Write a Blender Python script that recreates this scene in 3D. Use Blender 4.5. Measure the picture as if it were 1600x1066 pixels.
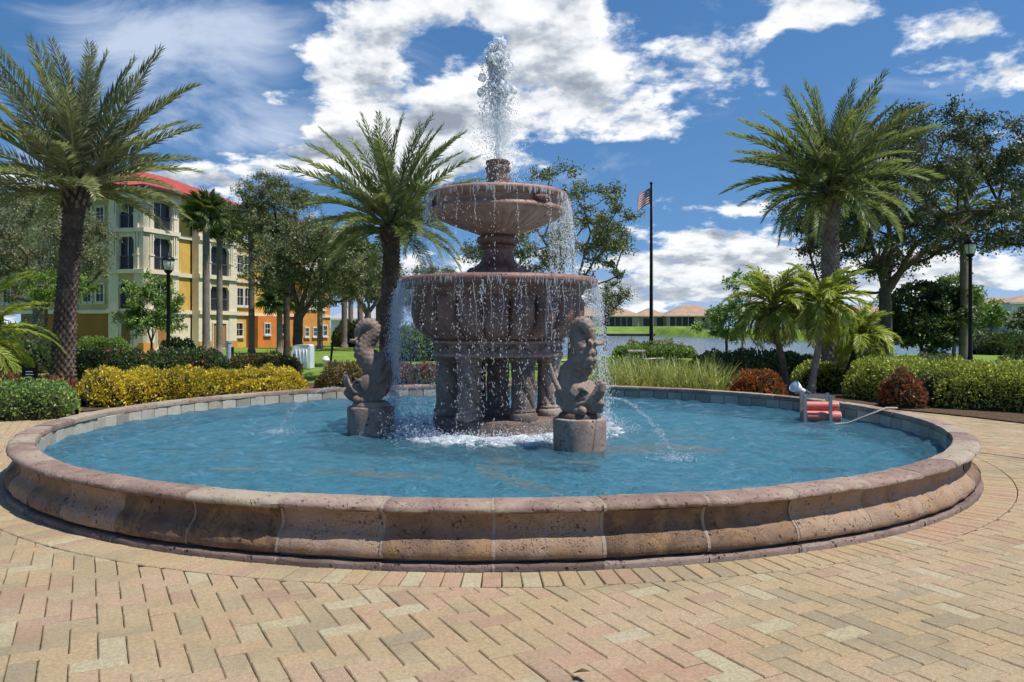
import bpy, bmesh, math, random
import numpy as np
from mathutils import Vector, Matrix, noise as mnoise
R = math.radians
for o in list(bpy.data.objects): bpy.data.objects.remove(o)
S = bpy.context.scene
COL = S.collection
# ------------------------------------------------------------------ camera
CX, CY, CZ, F, YH = 0.198, -11.26, 1.654, 1250.0, 512.0
cam = bpy.data.cameras.new('camera'); camo = bpy.data.objects.new('camera', cam); COL.objects.link(camo)
camo.location = (CX, CY, CZ); camo.rotation_euler = (R(90), 0, 0)
cam.sensor_width = 36; cam.lens = 36*F/1600; cam.shift_y = -(533-YH)/1600
cam.clip_start = 0.05; cam.clip_end = 5000
S.camera = camo
def P(px, py, d):  return Vector((CX+(px-800)*d/F, CY+d, CZ+(YH-py)*d/F))   # pixel + distance -> point
def G(px, d, z=0.0): return Vector((CX+(px-800)*d/F, CY+d, z))              # column + distance on the ground
def ZP(py, d): return CZ+(YH-py)*d/F
# ------------------------------------------------------------------ light
SUN_EL, SUN_AZ = R(63), R(-20)
to_sun = Vector((math.cos(SUN_EL)*math.cos(SUN_AZ), math.cos(SUN_EL)*math.sin(SUN_AZ), math.sin(SUN_EL)))
sl = bpy.data.lights.new('sun', 'SUN'); sl.energy = 2.9; sl.angle = R(0.5); sl.color = (1, .95, .87)
so = bpy.data.objects.new('sun', sl); COL.objects.link(so); so.location = (20, -10, 40)
so.rotation_euler = to_sun.to_track_quat('Z', 'Y').to_euler()
S.view_settings.view_transform = 'Standard'; S.view_settings.look = 'None'
S.view_settings.exposure = 0.92; S.view_settings.gamma = 1; S.view_settings.use_curve_mapping = False
S.cycles.max_bounces = 6; S.cycles.diffuse_bounces = 3; S.cycles.glossy_bounces = 3; S.cycles.transmission_bounces = 4; S.cycles.transparent_max_bounces = 12
S.cycles.use_adaptive_sampling = True; S.cycles.adaptive_threshold = .03
S.cycles.caustics_reflective = False; S.cycles.caustics_refractive = False
# ------------------------------------------------------------------ node helper
class NT:
    def __init__(s, tree): s.t = tree; s.n = tree.nodes; s.l = tree.links
    def node(s, typ, ins=None, **kw):
        n = s.n.new(typ)
        for k, v in kw.items(): setattr(n, k, v)
        for k, v in (ins or {}).items():
            i = n.inputs[k]
            if hasattr(v, 'is_output'): s.l.new(v, i)
            else:
                if hasattr(i.default_value, '__len__') and not isinstance(v, str):
                    v = tuple(v)
                    if len(v) == 3 and len(i.default_value) == 4: v = v+(1,)
                i.default_value = v
        return n
    def m(s, op, a, b=0.0, c=None, clamp=False):
        n = s.node('ShaderNodeMath', {0: a, 1: b}, operation=op, use_clamp=clamp)
        if c is not None:
            if hasattr(c, 'is_output'): s.l.new(c, n.inputs[2])
            else: n.inputs[2].default_value = c
        return n.outputs[0]
    def vm(s, op, a, b=(0, 0, 0)):
        return s.node('ShaderNodeVectorMath', {0: a, 1: b}, operation=op).outputs[0]
    def mix(s, f, a, b, bt='MIX'):
        n = s.n.new('ShaderNodeMix'); n.data_type = 'RGBA'; n.blend_type = bt
        for i, v in ((0, f), (6, a), (7, b)):
            if hasattr(v, 'is_output'): s.l.new(v, n.inputs[i])
            else: n.inputs[i].default_value = v if i == 0 else (tuple(v)+(1,) if len(v) == 3 else v)
        return n.outputs[2]
    def ramp(s, f, stops, interp='LINEAR'):
        n = s.n.new('ShaderNodeValToRGB'); s.l.new(f, n.inputs[0]); e = n.color_ramp; e.interpolation = interp
        while len(e.elements) < len(stops): e.elements.new(.5)
        for el, (p, c) in zip(e.elements, stops):
            el.position = p; el.color = (c, c, c, 1) if not hasattr(c, '__len__') else tuple(c)+(1,)
        return n.outputs[0]
    def sm(s, f, a, b, lo=0., hi=1.):
        return s.node('ShaderNodeMapRange', {0: f, 1: a, 2: b, 3: lo, 4: hi}, interpolation_type='SMOOTHSTEP').outputs[0]
    def noise(s, vec, scale, detail=4, rough=.55, dist=0., out=0):
        return s.node('ShaderNodeTexNoise', {'Vector': vec, 'Scale': scale, 'Detail': detail, 'Roughness': rough, 'Distortion': dist}).outputs[out]
    def voro(s, vec, scale, feature='F1', out=0, rnd=1.):
        return s.node('ShaderNodeTexVoronoi', {'Vector': vec, 'Scale': scale, 'Randomness': rnd}, feature=feature).outputs[out]
    def bump(s, h, strength=.5, dist=.01, nrm=None):
        n = s.node('ShaderNodeBump', {'Height': h, 'Strength': strength, 'Distance': dist})
        if nrm: s.l.new(nrm, n.inputs['Normal'])
        return n.outputs[0]
# ------------------------------------------------------------------ sky with clouds
W = bpy.data.worlds.new('World'); S.world = W; W.use_nodes = True
W.cycles.sampling_method = 'MANUAL'; W.cycles.sample_map_resolution = 256
T = NT(W.node_tree); T.n.clear()
sky = T.node('ShaderNodeTexSky', sky_type='NISHITA', sun_disc=False, sun_elevation=SUN_EL, sun_rotation=R(110), air_density=1.0, dust_density=.35, ozone_density=2.2)
dirv = T.vm('NORMALIZE', T.node('ShaderNodeTexCoord').outputs['Generated'])
T.l.new(T.vm('NORMALIZE', T.vm('ADD', T.vm('MULTIPLY', T.vm('ABSOLUTE', dirv), (0, 0, .8)), T.vm('ADD', T.vm('MULTIPLY', dirv, (1, 1, 0)), (0, 0, .2)))), sky.inputs[0])
hs = T.node('ShaderNodeHueSaturation', {'Saturation': 1.25, 'Value': .74, 'Color': sky.outputs[0]})
bg1 = T.node('ShaderNodeBackground', {'Color': hs.outputs[0], 'Strength': .095})
dirv = T.vm('NORMALIZE', T.node('ShaderNodeTexCoord').outputs['Generated'])
sx = T.node('ShaderNodeSeparateXYZ', {0: dirv}).outputs
ysafe = T.m('MAXIMUM', sx[1], .05); front = T.sm(sx[1], .1, .4)
u = T.m('DIVIDE', sx[0], ysafe); v = T.m('DIVIDE', sx[2], ysafe)
def blobs(lst):
    tot = None
    for (px, py, rx, ry, amp) in lst:
        a = T.m('MULTIPLY', T.m('SUBTRACT', u, (px-800)/F), F/rx); b = T.m('MULTIPLY', T.m('SUBTRACT', v, (YH-py)/F), F/ry)
        d2 = T.m('ADD', T.m('MULTIPLY', a, a), T.m('MULTIPLY', b, b))
        e = T.m('MULTIPLY', T.m('EXPONENT', T.m('MULTIPLY', d2, -1.)), amp)
        tot = e if tot is None else T.m('ADD', tot, e)
    return T.m('MULTIPLY', tot, front)
bias = blobs([(545, 110, 115, 85, .30), (690, 180, 150, 70, .32), (650, 245, 130, 60, .36), (900, 90, 110, 80, .30), (960, 190, 120, 50, .28), (1100, 105, 95, 65, .30),
              (700, 15, 230, 30, .22), (860, 20, 100, 40, .2), (1280, 15, 100, 32, .30), (1525, 45, 90, 28, .27), (1560, 112, 95, 38, .3), (395, 150, 50, 25, .22), (1150, 330, 125, 42, .3), (1100, 395, 150, 45, .26),
              (1060, 455, 300, 50, .34), (1500, 430, 240, 60, .34), (1180, 400, 120, 40, .2), (300, 290, 200, 40, .22), (1570, 205, 60, 40, .2), (270, 270, 150, 32, .2), (480, 235, 130, 35, .2), (40, 270, 80, 30, .15), (640, 410, 120, 30, .2),
              (1300, 200, 170, 130, -.22), (1010, 290, 130, 60, -.25), (330, 130, 70, 110, -.25), (60, 150, 170, 120, -.25)])
def cq(dv):
    z = T.m('ADD', T.node('ShaderNodeSeparateXYZ', {0: dv}).outputs[2], .34)
    q = T.node('ShaderNodeVectorMath', {0: dv, 'Scale': T.m('DIVIDE', 1.35, T.m('MAXIMUM', z, .2))}, operation='SCALE').outputs[0]
    return T.vm('MULTIPLY', q, (1., 1., 1.05))
q0 = cq(dirv); q1 = cq(T.vm('ADD', dirv, (.012, -.006, .028)))
low = T.noise(q0, 2.0, 2, .5, .2)
hi0 = T.noise(q0, 6.0, 7, .58, .1); hi1 = T.noise(q1, 6.0, 4, .58, .1)
dens = T.m('ADD', T.m('ADD', T.m('MULTIPLY', low, .55), T.m('MULTIPLY', hi0, .95)), T.m('MULTIPLY', bias, .80))
dens = T.m('SUBTRACT', dens, .855)
alpha = T.sm(dens, 0.0, .14)
lit = T.m('ADD', T.m('MULTIPLY', T.m('SUBTRACT', hi0, hi1), 3.4), .70)
thick = T.sm(dens, .10, .5)
lit = T.m('SUBTRACT', lit, T.m('MULTIPLY', thick, .42), clamp=True)
ccol = T.ramp(lit, [(0., (.30, .345, .42)), (.35, (.48, .53, .60)), (.65, (.78, .81, .85)), (1., (.97, .98, 1.))])
# thin high cirrus, combed along one direction
qc = T.vm('MULTIPLY', dirv, (3.2, 2.0, 9.0))
qc = T.vm('ADD', qc, T.node('ShaderNodeVectorMath', {0: T.noise(dirv, 3.0, 1, .5, 0, 1), 'Scale': 2.2}, operation='SCALE').outputs[0])
cb = blobs([(230, 80, 110, 90, .30), (380, 60, 70, 110, .2), (430, 220, 160, 50, .28), (120, 60, 130, 50, .18), (1450, 300, 250, 60, .08), (900, 250, 120, 30, .12)])
cir = T.m('MULTIPLY', T.sm(T.m('ADD', T.noise(qc, 1.6, 5, .62), cb), .55, .95), .72)
alpha2 = T.m('MAXIMUM', alpha, cir)
hz = T.sm(sx[2], .0, .12, .35, 0.)           # pale air near the horizon
alpha3 = T.m('MAXIMUM', alpha2, hz)
ccol2 = T.mix(alpha, (.70, .78, .92), ccol)
ccol2 = T.mix(T.m('MULTIPLY', hz, .6), ccol2, (.62, .72, .84))
bg2 = T.node('ShaderNodeBackground', {'Color': ccol2, 'Strength': .56})
mx = T.node('ShaderNodeMixShader', {0: alpha3, 1: bg1.outputs[0], 2: bg2.outputs[0]})
T.node('ShaderNodeOutputWorld', {0: mx.outputs[0]})
# ------------------------------------------------------------------ mesh helpers
class MB:
    def __init__(s): s.v = []; s.f = []
    def add(s, vs, fs):
        n = len(s.v); s.v += [tuple(p) for p in vs]; s.f += [tuple(n+i for i in f) for f in fs]; return s
    def box(s, x0, x1, y0, y1, z0, z1, M=None, bev=0.):
        if bev:
            b = bev; vs = []
            for z, k in ((z0, 0), (z1-b, 0), (z1, b)):
                vs += [(x0+k, y0+k, z), (x1-k, y0+k, z), (x1-k, y1-k, z), (x0+k, y1-k, z)]
            fs = [(3, 2, 1, 0), (8, 9, 10, 11)]+[(r*4+i, r*4+(i+1) % 4, r*4+4+(i+1) % 4, r*4+4+i) for r in (0, 1) for i in range(4)]
        else:
            vs = [(x0, y0, z0), (x1, y0, z0), (x1, y1, z0), (x0, y1, z0), (x0, y0, z1), (x1, y0, z1), (x1, y1, z1), (x0, y1, z1)]
            fs = [(3, 2, 1, 0), (4, 5, 6, 7), (0, 1, 5, 4), (1, 2, 6, 5), (2, 3, 7, 6), (3, 0, 4, 7)]
        if M is not None: vs = [M @ Vector(p) for p in vs]
        return s.add(vs, fs)
    def tube(s, pts, rad, n=8, cap=True, flat=1.0):
        pts = [Vector(p) for p in pts]; k = len(pts)
        if not hasattr(rad, '__len__'): rad = [rad]*k
        up = None; vs = []
        for i, p in enumerate(pts):
            t = (pts[min(i+1, k-1)]-pts[max(i-1, 0)])
            t = t.normalized() if t.length > 1e-9 else Vector((0, 0, 1))
            if up is None:
                up = Vector((0, 1, 0)) if abs(t.y) < .9 else Vector((1, 0, 0))
            a = (up-t*up.dot(t)).normalized(); b = t.cross(a); up = a
            for j in range(n):
                an = 2*math.pi*j/n; vs.append(p+a*math.cos(an)*rad[i]+b*math.sin(an)*rad[i]*flat)
        fs = [(i*n+j, i*n+(j+1) % n, (i+1)*n+(j+1) % n, (i+1)*n+j) for i in range(k-1) for j in range(n)]
        if cap: fs += [tuple(reversed(range(n))), tuple(range((k-1)*n, k*n))]
        return s.add(vs, fs)
    def lathe(s, prof, n=64, fn=None, c=(0, 0, 0), a0=0., a1=None, caps=(False, False)):
        full = a1 is None; m = n if full else n+1; vs = []
        for i, (r, z) in enumerate(prof):
            for j in range(m):
                a = 2*math.pi*j/n if full else a0+(a1-a0)*j/n
                rr = fn(r, z, a, i) if fn else r
                vs.append((c[0]+rr*math.cos(a), c[1]+rr*math.sin(a), c[2]+z))
        fs = []
        for i in range(len(prof)-1):
            for j in range(m if full else m-1):
                j2 = (j+1) % m; fs.append((i*m+j2, i*m+j, (i+1)*m+j, (i+1)*m+j2))
        if caps[0]: fs.append(tuple(range(m)))
        if caps[1]: fs.append(tuple(reversed(range((len(prof)-1)*m, len(prof)*m))))
        return s.add(vs, fs)
    def ball(s, c, r, nu=12, nv=8, M=None):
        r = r if hasattr(r, '__len__') else (r, r, r); vs = []; fs = []
        for i in range(nv+1):
            th = math.pi*i/nv
            for j in range(nu):
                a = 2*math.pi*j/nu; p = Vector((r[0]*math.sin(th)*math.cos(a), r[1]*math.sin(th)*math.sin(a), r[2]*math.cos(th)))
                if M is not None: p = M @ p
                vs.append(p+Vector(c))
        for i in range(nv):
            for j in range(nu): fs.append((i*nu+j, (i+1)*nu+j, (i+1)*nu+(j+1) % nu, i*nu+(j+1) % nu))
        return s.add(vs, fs)
    def mesh(s, name, mat=None, smooth=False, ang=None):
        me = bpy.data.meshes.new(name); me.from_pydata(s.v, [], s.f); me.validate()
        if smooth: me.polygons.foreach_set('use_smooth', [True]*len(me.polygons))
        if ang is not None: me.polygons.foreach_set('use_smooth', [True]*len(me.polygons)); me.set_sharp_from_angle(angle=R(ang))
        if mat: me.materials.append(mat)
        return me
    def build(s, name, mat, parent=None, smooth=False, ang=None):
        return link(name, s.mesh(name, mat, smooth, ang), parent)
def link(name, me, parent=None, loc=None, rot=None, scale=None):
    o = bpy.data.objects.new(name, me); COL.objects.link(o)
    if parent: o.parent = parent
    if loc is not None: o.location = loc
    if rot is not None: o.rotation_euler = rot
    if scale is not None: o.scale = scale if hasattr(scale, '__len__') else (scale,)*3
    return o
def tag(o, label=None, cat=None, group=None, kind=None):
    for k, x in (('label', label), ('category', cat), ('group', group), ('kind', kind)):
        if x: o[k] = x
    return o
def thing(name, label, cat, loc=(0, 0, 0), rz=0., group=None):
    o = link(name, None, None, loc, (0, 0, rz)); o.empty_display_size = .3
    return tag(o, label, cat, group)
def npmesh(name, V, Fc, mat, smooth=False):
    """V (n,3), Fc (m,k) arrays, k constant"""
    V = np.asarray(V, np.float32); Fc = np.asarray(Fc, np.int32); k = Fc.shape[1]
    me = bpy.data.meshes.new(name); me.vertices.add(len(V)); me.vertices.foreach_set('co', V.ravel())
    me.loops.add(Fc.size); me.loops.foreach_set('vertex_index', Fc.ravel())
    me.polygons.add(len(Fc)); me.polygons.foreach_set('loop_start', np.arange(len(Fc), dtype=np.int32)*k)
    me.polygons.foreach_set('loop_total', np.full(len(Fc), k, np.int32))
    if smooth: me.polygons.foreach_set('use_smooth', np.ones(len(Fc), bool))
    me.update(calc_edges=True)
    if mat: me.materials.append(mat)
    return me
def unit(a): return a/np.maximum(np.linalg.norm(a, axis=-1, keepdims=True), 1e-9)
# ------------------------------------------------------------------ materials
def newmat(name):
    m = bpy.data.materials.new(name); m.use_nodes = True; t = NT(m.node_tree); t.n.clear(); return m, t
def finish(t, col, rough=.7, nrm=None, spec=.4, metal=0., extra=None):
    b = t.node('ShaderNodeBsdfPrincipled', {'Base Color': col, 'Roughness': rough, 'Metallic': metal, 'Specular IOR Level': spec})
    if nrm: t.l.new(nrm, b.inputs['Normal'])
    for k, x in (extra or {}).items():
        if hasattr(x, 'is_output'): t.l.new(x, b.inputs[k])
        else: b.inputs[k].default_value = x
    t.node('ShaderNodeOutputMaterial', {0: b.outputs[0]}); return b
def plain(name, col, rough=.6, metal=0., var=.12, scale=6., bump=.15, bd=.004, spec=.4):
    m, t = newmat(name); g = t.node('ShaderNodeTexCoord').outputs['Object']
    n = t.noise(g, scale, 6, .6)
    c = t.mix(t.sm(n, .3, .7), tuple(x*(1-var) for x in col), tuple(min(1, x*(1+var)) for x in col))
    finish(t, c, rough, t.bump(t.noise(g, scale*9, 4), bump, bd), spec, metal); return m
def stone(name, c1, c2, c3, pit=1., wet=0., pscale=34., stain=None):
    m, t = newmat(name); g = t.node('ShaderNodeTexCoord').outputs['Object']
    oi = t.node('ShaderNodeObjectInfo'); rnd = oi.outputs['Random']
    gg = t.vm('ADD', g, t.node('ShaderNodeCombineXYZ', {0: t.m('MULTIPLY', rnd, 37.), 1: t.m('MULTIPLY', rnd, 11.)}).outputs[0])
    n1 = t.noise(gg, 3.2, 7, .62, .3); n2 = t.noise(gg, 22., 6, .65)
    c = t.ramp(t.m('ADD', t.m('MULTIPLY', n1, .8), t.m('MULTIPLY', t.m('SUBTRACT', rnd, .5), .55)), [(.2, c1), (.42, c2), (.62, c3)])
    c = t.mix(t.sm(n2, .35, .75), t.mix(.45, c, (.02, .015, .012), 'MULTIPLY') if False else t.mix(.25, c, c1), c)
    pv = t.noise(gg, 5., 3, .6); dv = t.vm('ADD', gg, t.node('ShaderNodeVectorMath', {0: t.noise(gg, 18., 3, .5, 0, 1), 'Scale': .05}, operation='SCALE').outputs[0])
    v1 = t.voro(t.vm('MULTIPLY', dv, (1, 1, .8)), pscale*.62); v2 = t.voro(dv, pscale*1.9)
    pm = t.m('MULTIPLY', t.sm(v1, .32, .10), t.sm(pv, .47, .60)); pm2 = t.m('MULTIPLY', t.sm(v2, .34, .15), t.sm(t.noise(gg, 7., 3, .6), .44, .60))
    pits = t.m('MAXIMUM', pm, t.m('MULTIPLY', pm2, .8))
    c = t.mix(t.m('MULTIPLY', pits, .72*pit), c, (.035, .024, .02))
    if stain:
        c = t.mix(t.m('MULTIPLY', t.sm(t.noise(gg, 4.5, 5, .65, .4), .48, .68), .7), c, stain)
    h = t.m('ADD', t.m('MULTIPLY', pits, -1.7*pit), t.m('ADD', t.m('MULTIPLY', n2, .55), t.m('MULTIPLY', t.noise(gg, 90., 4, .7), .28)))
    finish(t, c, .85-.5*wet, t.bump(h, .9, .014), .3+.3*wet); return m
M = {}
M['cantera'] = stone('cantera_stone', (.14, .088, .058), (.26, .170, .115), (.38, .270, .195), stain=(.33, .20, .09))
M['coping'] = stone('coping_stone', (.21, .14, .112), (.33, .23, .19), (.37, .31, .235), pit=.8, stain=(.36, .31, .21))
M['plinth'] = stone('plinth_stone', (.12, .085, .07), (.21, .15, .125), (.29, .22, .18), pit=1.2)
M['wetstone'] = stone('wet_red_stone', (.15, .072, .054), (.28, .15, .112), (.40, .245, .185), pit=.9, wet=.75)
M['drumstone'] = stone('drum_stone', (.15, .105, .085), (.28, .20, .16), (.38, .29, .235), pit=1., wet=.3)
M['dolphin'] = stone('dolphin_stone', (.10, .068, .053), (.21, .148, .115), (.33, .245, .19), pit=.35, wet=.4, pscale=60)
M['walltile'] = stone('wall_tile_stone', (.30, .27, .22), (.42, .38, .31), (.52, .48, .40), pit=.3)
M['mortar'] = plain('mortar', (.29, .24, .185), .95)
M['black'] = plain('black_metal', (.012, .012, .013), .4, .6)
M['white'] = plain('white_paint', (.75, .75, .73), .5)
def paver():
    m, t = newmat('clay_paver'); g = t.node('ShaderNodeTexCoord').outputs['Object']
    geo = t.node('ShaderNodeNewGeometry'); pos = geo.outputs['Position']
    r = t.m('FRACT', t.m('ADD', geo.outputs['Random Per Island'], t.m('MULTIPLY', t.node('ShaderNodeObjectInfo').outputs['Random'], 7.31)))
    reg = t.noise(pos, .55, 2, .5)
    k = t.m('ADD', t.m('MULTIPLY', r, .52), t.m('MULTIPLY', t.m('SUBTRACT', reg, .5), 1.5)); k = t.m('ADD', k, .24)
    c = t.ramp(k, [(.0, (.30, .25, .165)), (.25, (.36, .29, .175)), (.45, (.43, .325, .185)), (.62, (.45, .325, .185)), (.8, (.45, .30, .185)), (1., (.43, .25, .165))])
    r2 = t.m('FRACT', t.m('MULTIPLY', r, 17.7))
    c = t.mix(t.sm(r2, .90, .94), c, (.46, .40, .25)); c = t.mix(t.sm(r2, .05, .03), c, (.39, .26, .17))
    n = t.noise(pos, 55., 5, .7); c = t.mix(t.sm(n, .35, .68), t.mix(.5, c, (.17, .13, .085)), c)
    # pale exposed aggregate
    sp = t.m('MULTIPLY', t.sm(t.voro(pos, 190.), .36, .22), t.sm(t.noise(pos, 1.1, 3), .42, .62)); c = t.mix(t.m('MULTIPLY', sp, .75), c, (.58, .52, .42))
    st = t.sm(t.noise(pos, 2.3, 6, .65, .5), .52, .75); c = t.mix(t.m('MULTIPLY', st, .38), c, (.19, .15, .105))
    h = t.m('ADD', n, t.m('MULTIPLY', t.noise(pos, 160., 3, .7), .6))
    finish(t, c, .88, t.bump(h, .8, .008), .25); return m
M['paver'] = paver()
# ------------------------------------------------------------------ plaza paving
rng = random.Random(3)
RO = 5.86
plaza = MB()
NS = 96
rp = lambda a: 9.2
plaza.add([(0, 0, .0)]+[(22*math.cos(2*math.pi*i/NS), 22*math.sin(2*math.pi*i/NS) if math.sin(2*math.pi*i/NS) < 0 else 9.3*math.sin(2*math.pi*i/NS), 0) for i in range(NS)],
          [(0, 1+i, 1+(i+1) % NS) for i in range(NS)])
plaza = plaza.build('plaza', plain('joint_sand', (.10, .078, .055), .95, var=.3, scale=20))
plaza.location.z = -.012
tag(plaza, 'herringbone plaza of tan and pink clay pavers', kind='structure')
bw, bl, gap = .132, .264, .0045
def brick_mesh(w, l, seed):
    r = random.Random(seed); b = MB(); j = lambda: r.uniform(-.0016, .0016)
    x, y, k = l/2-gap/2, w/2-gap/2, .006
    vs = [(-x, -y, -.03), (x, -y, -.03), (x, y, -.03), (-x, y, -.03)]
    c = [(-x+j(), -y+j()), (x+j(), -y+j()), (x+j(), y+j()), (-x+j(), y+j())]
    vs += [(p[0], p[1], .012) for p in c]
    vs += [(p[0]*(1-k/x), p[1]*(1-k/y), .018) for p in c]
    b.add(vs, [(8, 9, 10, 11)]+[(q*4+i, q*4+(i+1) % 4, q*4+4+(i+1) % 4, q*4+4+i) for q in (0, 1) for i in range(4)])
    return b
bvar = [brick_mesh(bw, bl, i) for i in range(6)]
bme = [b.mesh('brick', M['paver']) for b in bvar]
ang = R(118)
ca, sa = math.cos(ang), math.sin(ang)
spots = []
for i in range(-140, 140):
    for jj in range(-140, 140):
        k = (i-jj) % 4
        if k == 0: cx, cy, rz = (i+1)*bw, (jj+.5)*bw, 0.
        elif k == 3: cx, cy, rz = (i+.5)*bw, (jj+1)*bw, math.pi/2
        else: continue
        X, Y = cx*ca-cy*sa, cx*sa+cy*ca-1.5
        rr = math.hypot(X, Y)
        if rr < 6.04 or Y > 7 or Y < -13.5 or abs(X) > 13: continue
        if Y > 0 and (X/9.6)**2+(Y/9.0)**2 > 1: continue
        spots.append((X, Y, rz+ang))
def vis(X, Y):
    d = Y-CY
    if d < 3: return 0
    px, py = 800+(X-CX)*F/d, YH+CZ*F/d
    if not (-10 < px < 1610 and py < 1090): return 0
    return 1/d**3
spots.sort(key=lambda s: -vis(s[0], s[1]))
rest = MB()
for n, (X, Y, rz) in enumerate(spots):
    z, tx, ty = rng.uniform(-.0025, .0025), rng.uniform(-.006, .006), rng.uniform(-.006, .006)
    Mx = Matrix.Translation((X, Y, z)) @ Matrix.Rotation(rz, 4, 'Z') @ Matrix.Rotation(tx, 4, 'X')
    if math.hypot(X, Y) < 6.36:                                  # bricks cut along the ring course
        nx_, ny_ = X/math.hypot(X, Y), Y/math.hypot(X, Y); hx, hy = bl/2-gap/2, bw/2-gap/2
        poly = [(Mx @ Vector(p)).xy for p in ((-hx, -hy, 0), (hx, -hy, 0), (hx, hy, 0), (-hx, hy, 0))]; out = []
        f_ = lambda p: p.x*nx_+p.y*ny_-6.186
        for i_ in range(4):
            p, q = poly[i_], poly[(i_+1) % 4]
            if f_(p) >= 0: out.append(p)
            if f_(p)*f_(q) < 0: out.append(p.lerp(q, f_(p)/(f_(p)-f_(q))))
        if len(out) < 3: continue
        ar = abs(sum(out[i_].x*out[(i_+1) % len(out)].y-out[(i_+1) % len(out)].x*out[i_].y for i_ in range(len(out))))/2
        if ar < .0012: continue
        k_ = len(out); cc_ = sum((p for p in out), Vector((0, 0)))/k_
        vv = [(p.x, p.y, -.03) for p in out]+[(p.x, p.y, .012+z) for p in out]+[(p.x+(cc_.x-p.x)*.06, p.y+(cc_.y-p.y)*.06, .018+z) for p in out]
        ff = [tuple(range(2*k_, 3*k_))]+[(q*k_+i_, q*k_+(i_+1) % k_, q*k_+k_+(i_+1) % k_, q*k_+k_+i_) for q in (0, 1) for i_ in range(k_)]
        if n < 300: MB().add([Vector(p)-Vector((X, Y, 0)) for p in vv], ff).build('brick', M['paver'], plaza).location = (X, Y, 0)
        else: rest.add(vv, ff)
    elif n < 300: link('brick', bme[n % 6], plaza, (X, Y, z+.0), (tx, ty, rz+rng.choice((0, math.pi))))
    else:
        b = bvar[n % 6]; rest.add([Mx @ Vector(p) for p in b.v], b.f)
tag(rest.build('brick_field', M['paver'], plaza), kind='stuff')
sb = [brick_mesh(.128, .30, 20+i).mesh('border_brick', M['paver']) for i in range(4)]
NB = 292; rest2 = None
for i in range(NB):
    a = -math.pi/2+2*math.pi*(i+.5)/NB
    link('border_brick', sb[i % 4], plaza, (6.03*math.cos(a), 6.03*math.sin(a), rng.uniform(.001, .005)), (0, 0, a))
# ------------------------------------------------------------------ fountain basin
basin = thing('fountain_basin', 'round fountain basin of pinkish carved stone blocks holding blue water', 'basin')
N = 48; da = 2*math.pi/N
def seg(prof, nseg, seed, amp, close=True, gapm=.013, rmid=5.8):
    r = random.Random(seed); b = MB(); h = gapm/rmid/2; vs = []; m = len(prof)
    off = Vector((r.uniform(-50, 50), r.uniform(-50, 50), 0))
    for j in range(nseg+1):
        a = -da/2+h+(da-2*h)*j/nseg
        e = .006 if j in (0, nseg) else 0.
        for (q, z) in prof:
            p = Vector((q*math.cos(a), q*math.sin(a), z)); f = mnoise.noise(p*7+off)*amp+mnoise.noise(p*25+off)*amp*.6-e
            vs.append((p.x+math.cos(a)*f, p.y+math.sin(a)*f, p.z+mnoise.noise(p*9-off)*amp*.6))
    fs = [(j*m+i, (j+1)*m+i, (j+1)*m+(i+1) % m, j*m+(i+1) % m) for j in range(nseg) for i in range(m if close else m-1)]
    fs += [tuple(reversed(range(m))), tuple(range(nseg*m, nseg*m+m))]
    b.add(vs, fs); return b
cop = [(5.60, .385), (5.595, .43), (5.605, .452), (5.66, .458), (5.74, .459), (5.80, .456), (5.838, .445), (5.858, .424), (5.857, .404), (5.84, .392), (5.80, .386)]
wal = [(5.70, .074), (5.70, .384), (5.80, .384), (5.778, .355), (5.766, .31), (5.768, .27), (5.784, .238), (5.815, .214), (5.845, .182), (5.862, .14), (5.866, .108), (5.856, .085), (5.83, .074)]
pli = [(5.70, -.02), (5.70, .052), (5.86, .054), (5.878, .048), (5.884, .036), (5.884, -.02)]
cm = [seg(cop, 12, i, .009).mesh('coping_stone', M['coping'], ang=50) for i in range(8)]
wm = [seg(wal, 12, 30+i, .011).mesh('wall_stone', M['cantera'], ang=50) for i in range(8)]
pm = [seg(pli, 8, 60+i, .007).mesh('plinth_stone', M['plinth'], ang=50) for i in range(6)]
for i in range(N):
    a = -math.pi/2+R(.7)+da*(i+.5); j = lambda s: rng.uniform(-s, s)
    k = 1+j(.0012)
    link('coping_stone', cm[rng.randrange(8)], basin, (0, 0, j(.003)), (j(.0006), j(.0006), a), (1+j(.0014), 1+j(.0014), 1))
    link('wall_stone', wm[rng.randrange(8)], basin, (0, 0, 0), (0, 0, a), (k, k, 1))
    link('plinth_stone', pm[rng.randrange(6)], basin, (0, 0, j(.003)), (0, 0, a+j(.001)), (1+j(.0015), 1+j(.0015), 1))
MB().lathe([(5.68, .05), (5.68, .38), (5.748, .375), (5.742, .27), (5.785, .21), (5.83, .17), (5.83, .11), (5.76, .06), (5.84, .04), (5.86, -.01)], 192).build('mortar', M['mortar'], basin, smooth=True)
MB().lathe([(5.62, .45), (5.62, .385), (5.80, .39), (5.843, .41), (5.843, .43), (5.79, .449), (5.62, .45)], 192).build('mortar', M['mortar'], basin, smooth=True)
# raked mortar in the joints between the blocks
def joint(prof, w):
    b_ = MB(); m_ = len(prof); b_.add([(q*math.cos(s*w/2/5.8)-.0035, q*math.sin(s*w/2/5.8), z) for s in (-1, 1) for q, z in prof], [(i, m_+i, m_+(i+1) % m_, (i+1) % m_) for i in range(m_)]); return b_.mesh('mortar_joint', M['mortar'])
jm = joint(wal, .024), joint(cop, .020), joint(pli, .02)
for i in range(N):
    for k_ in range(3): link('mortar_joint', jm[k_], basin, (0, 0, -.002), (0, 0, -math.pi/2+R(.7)+da*i+rng.uniform(-.0006, .0006)))
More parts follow.
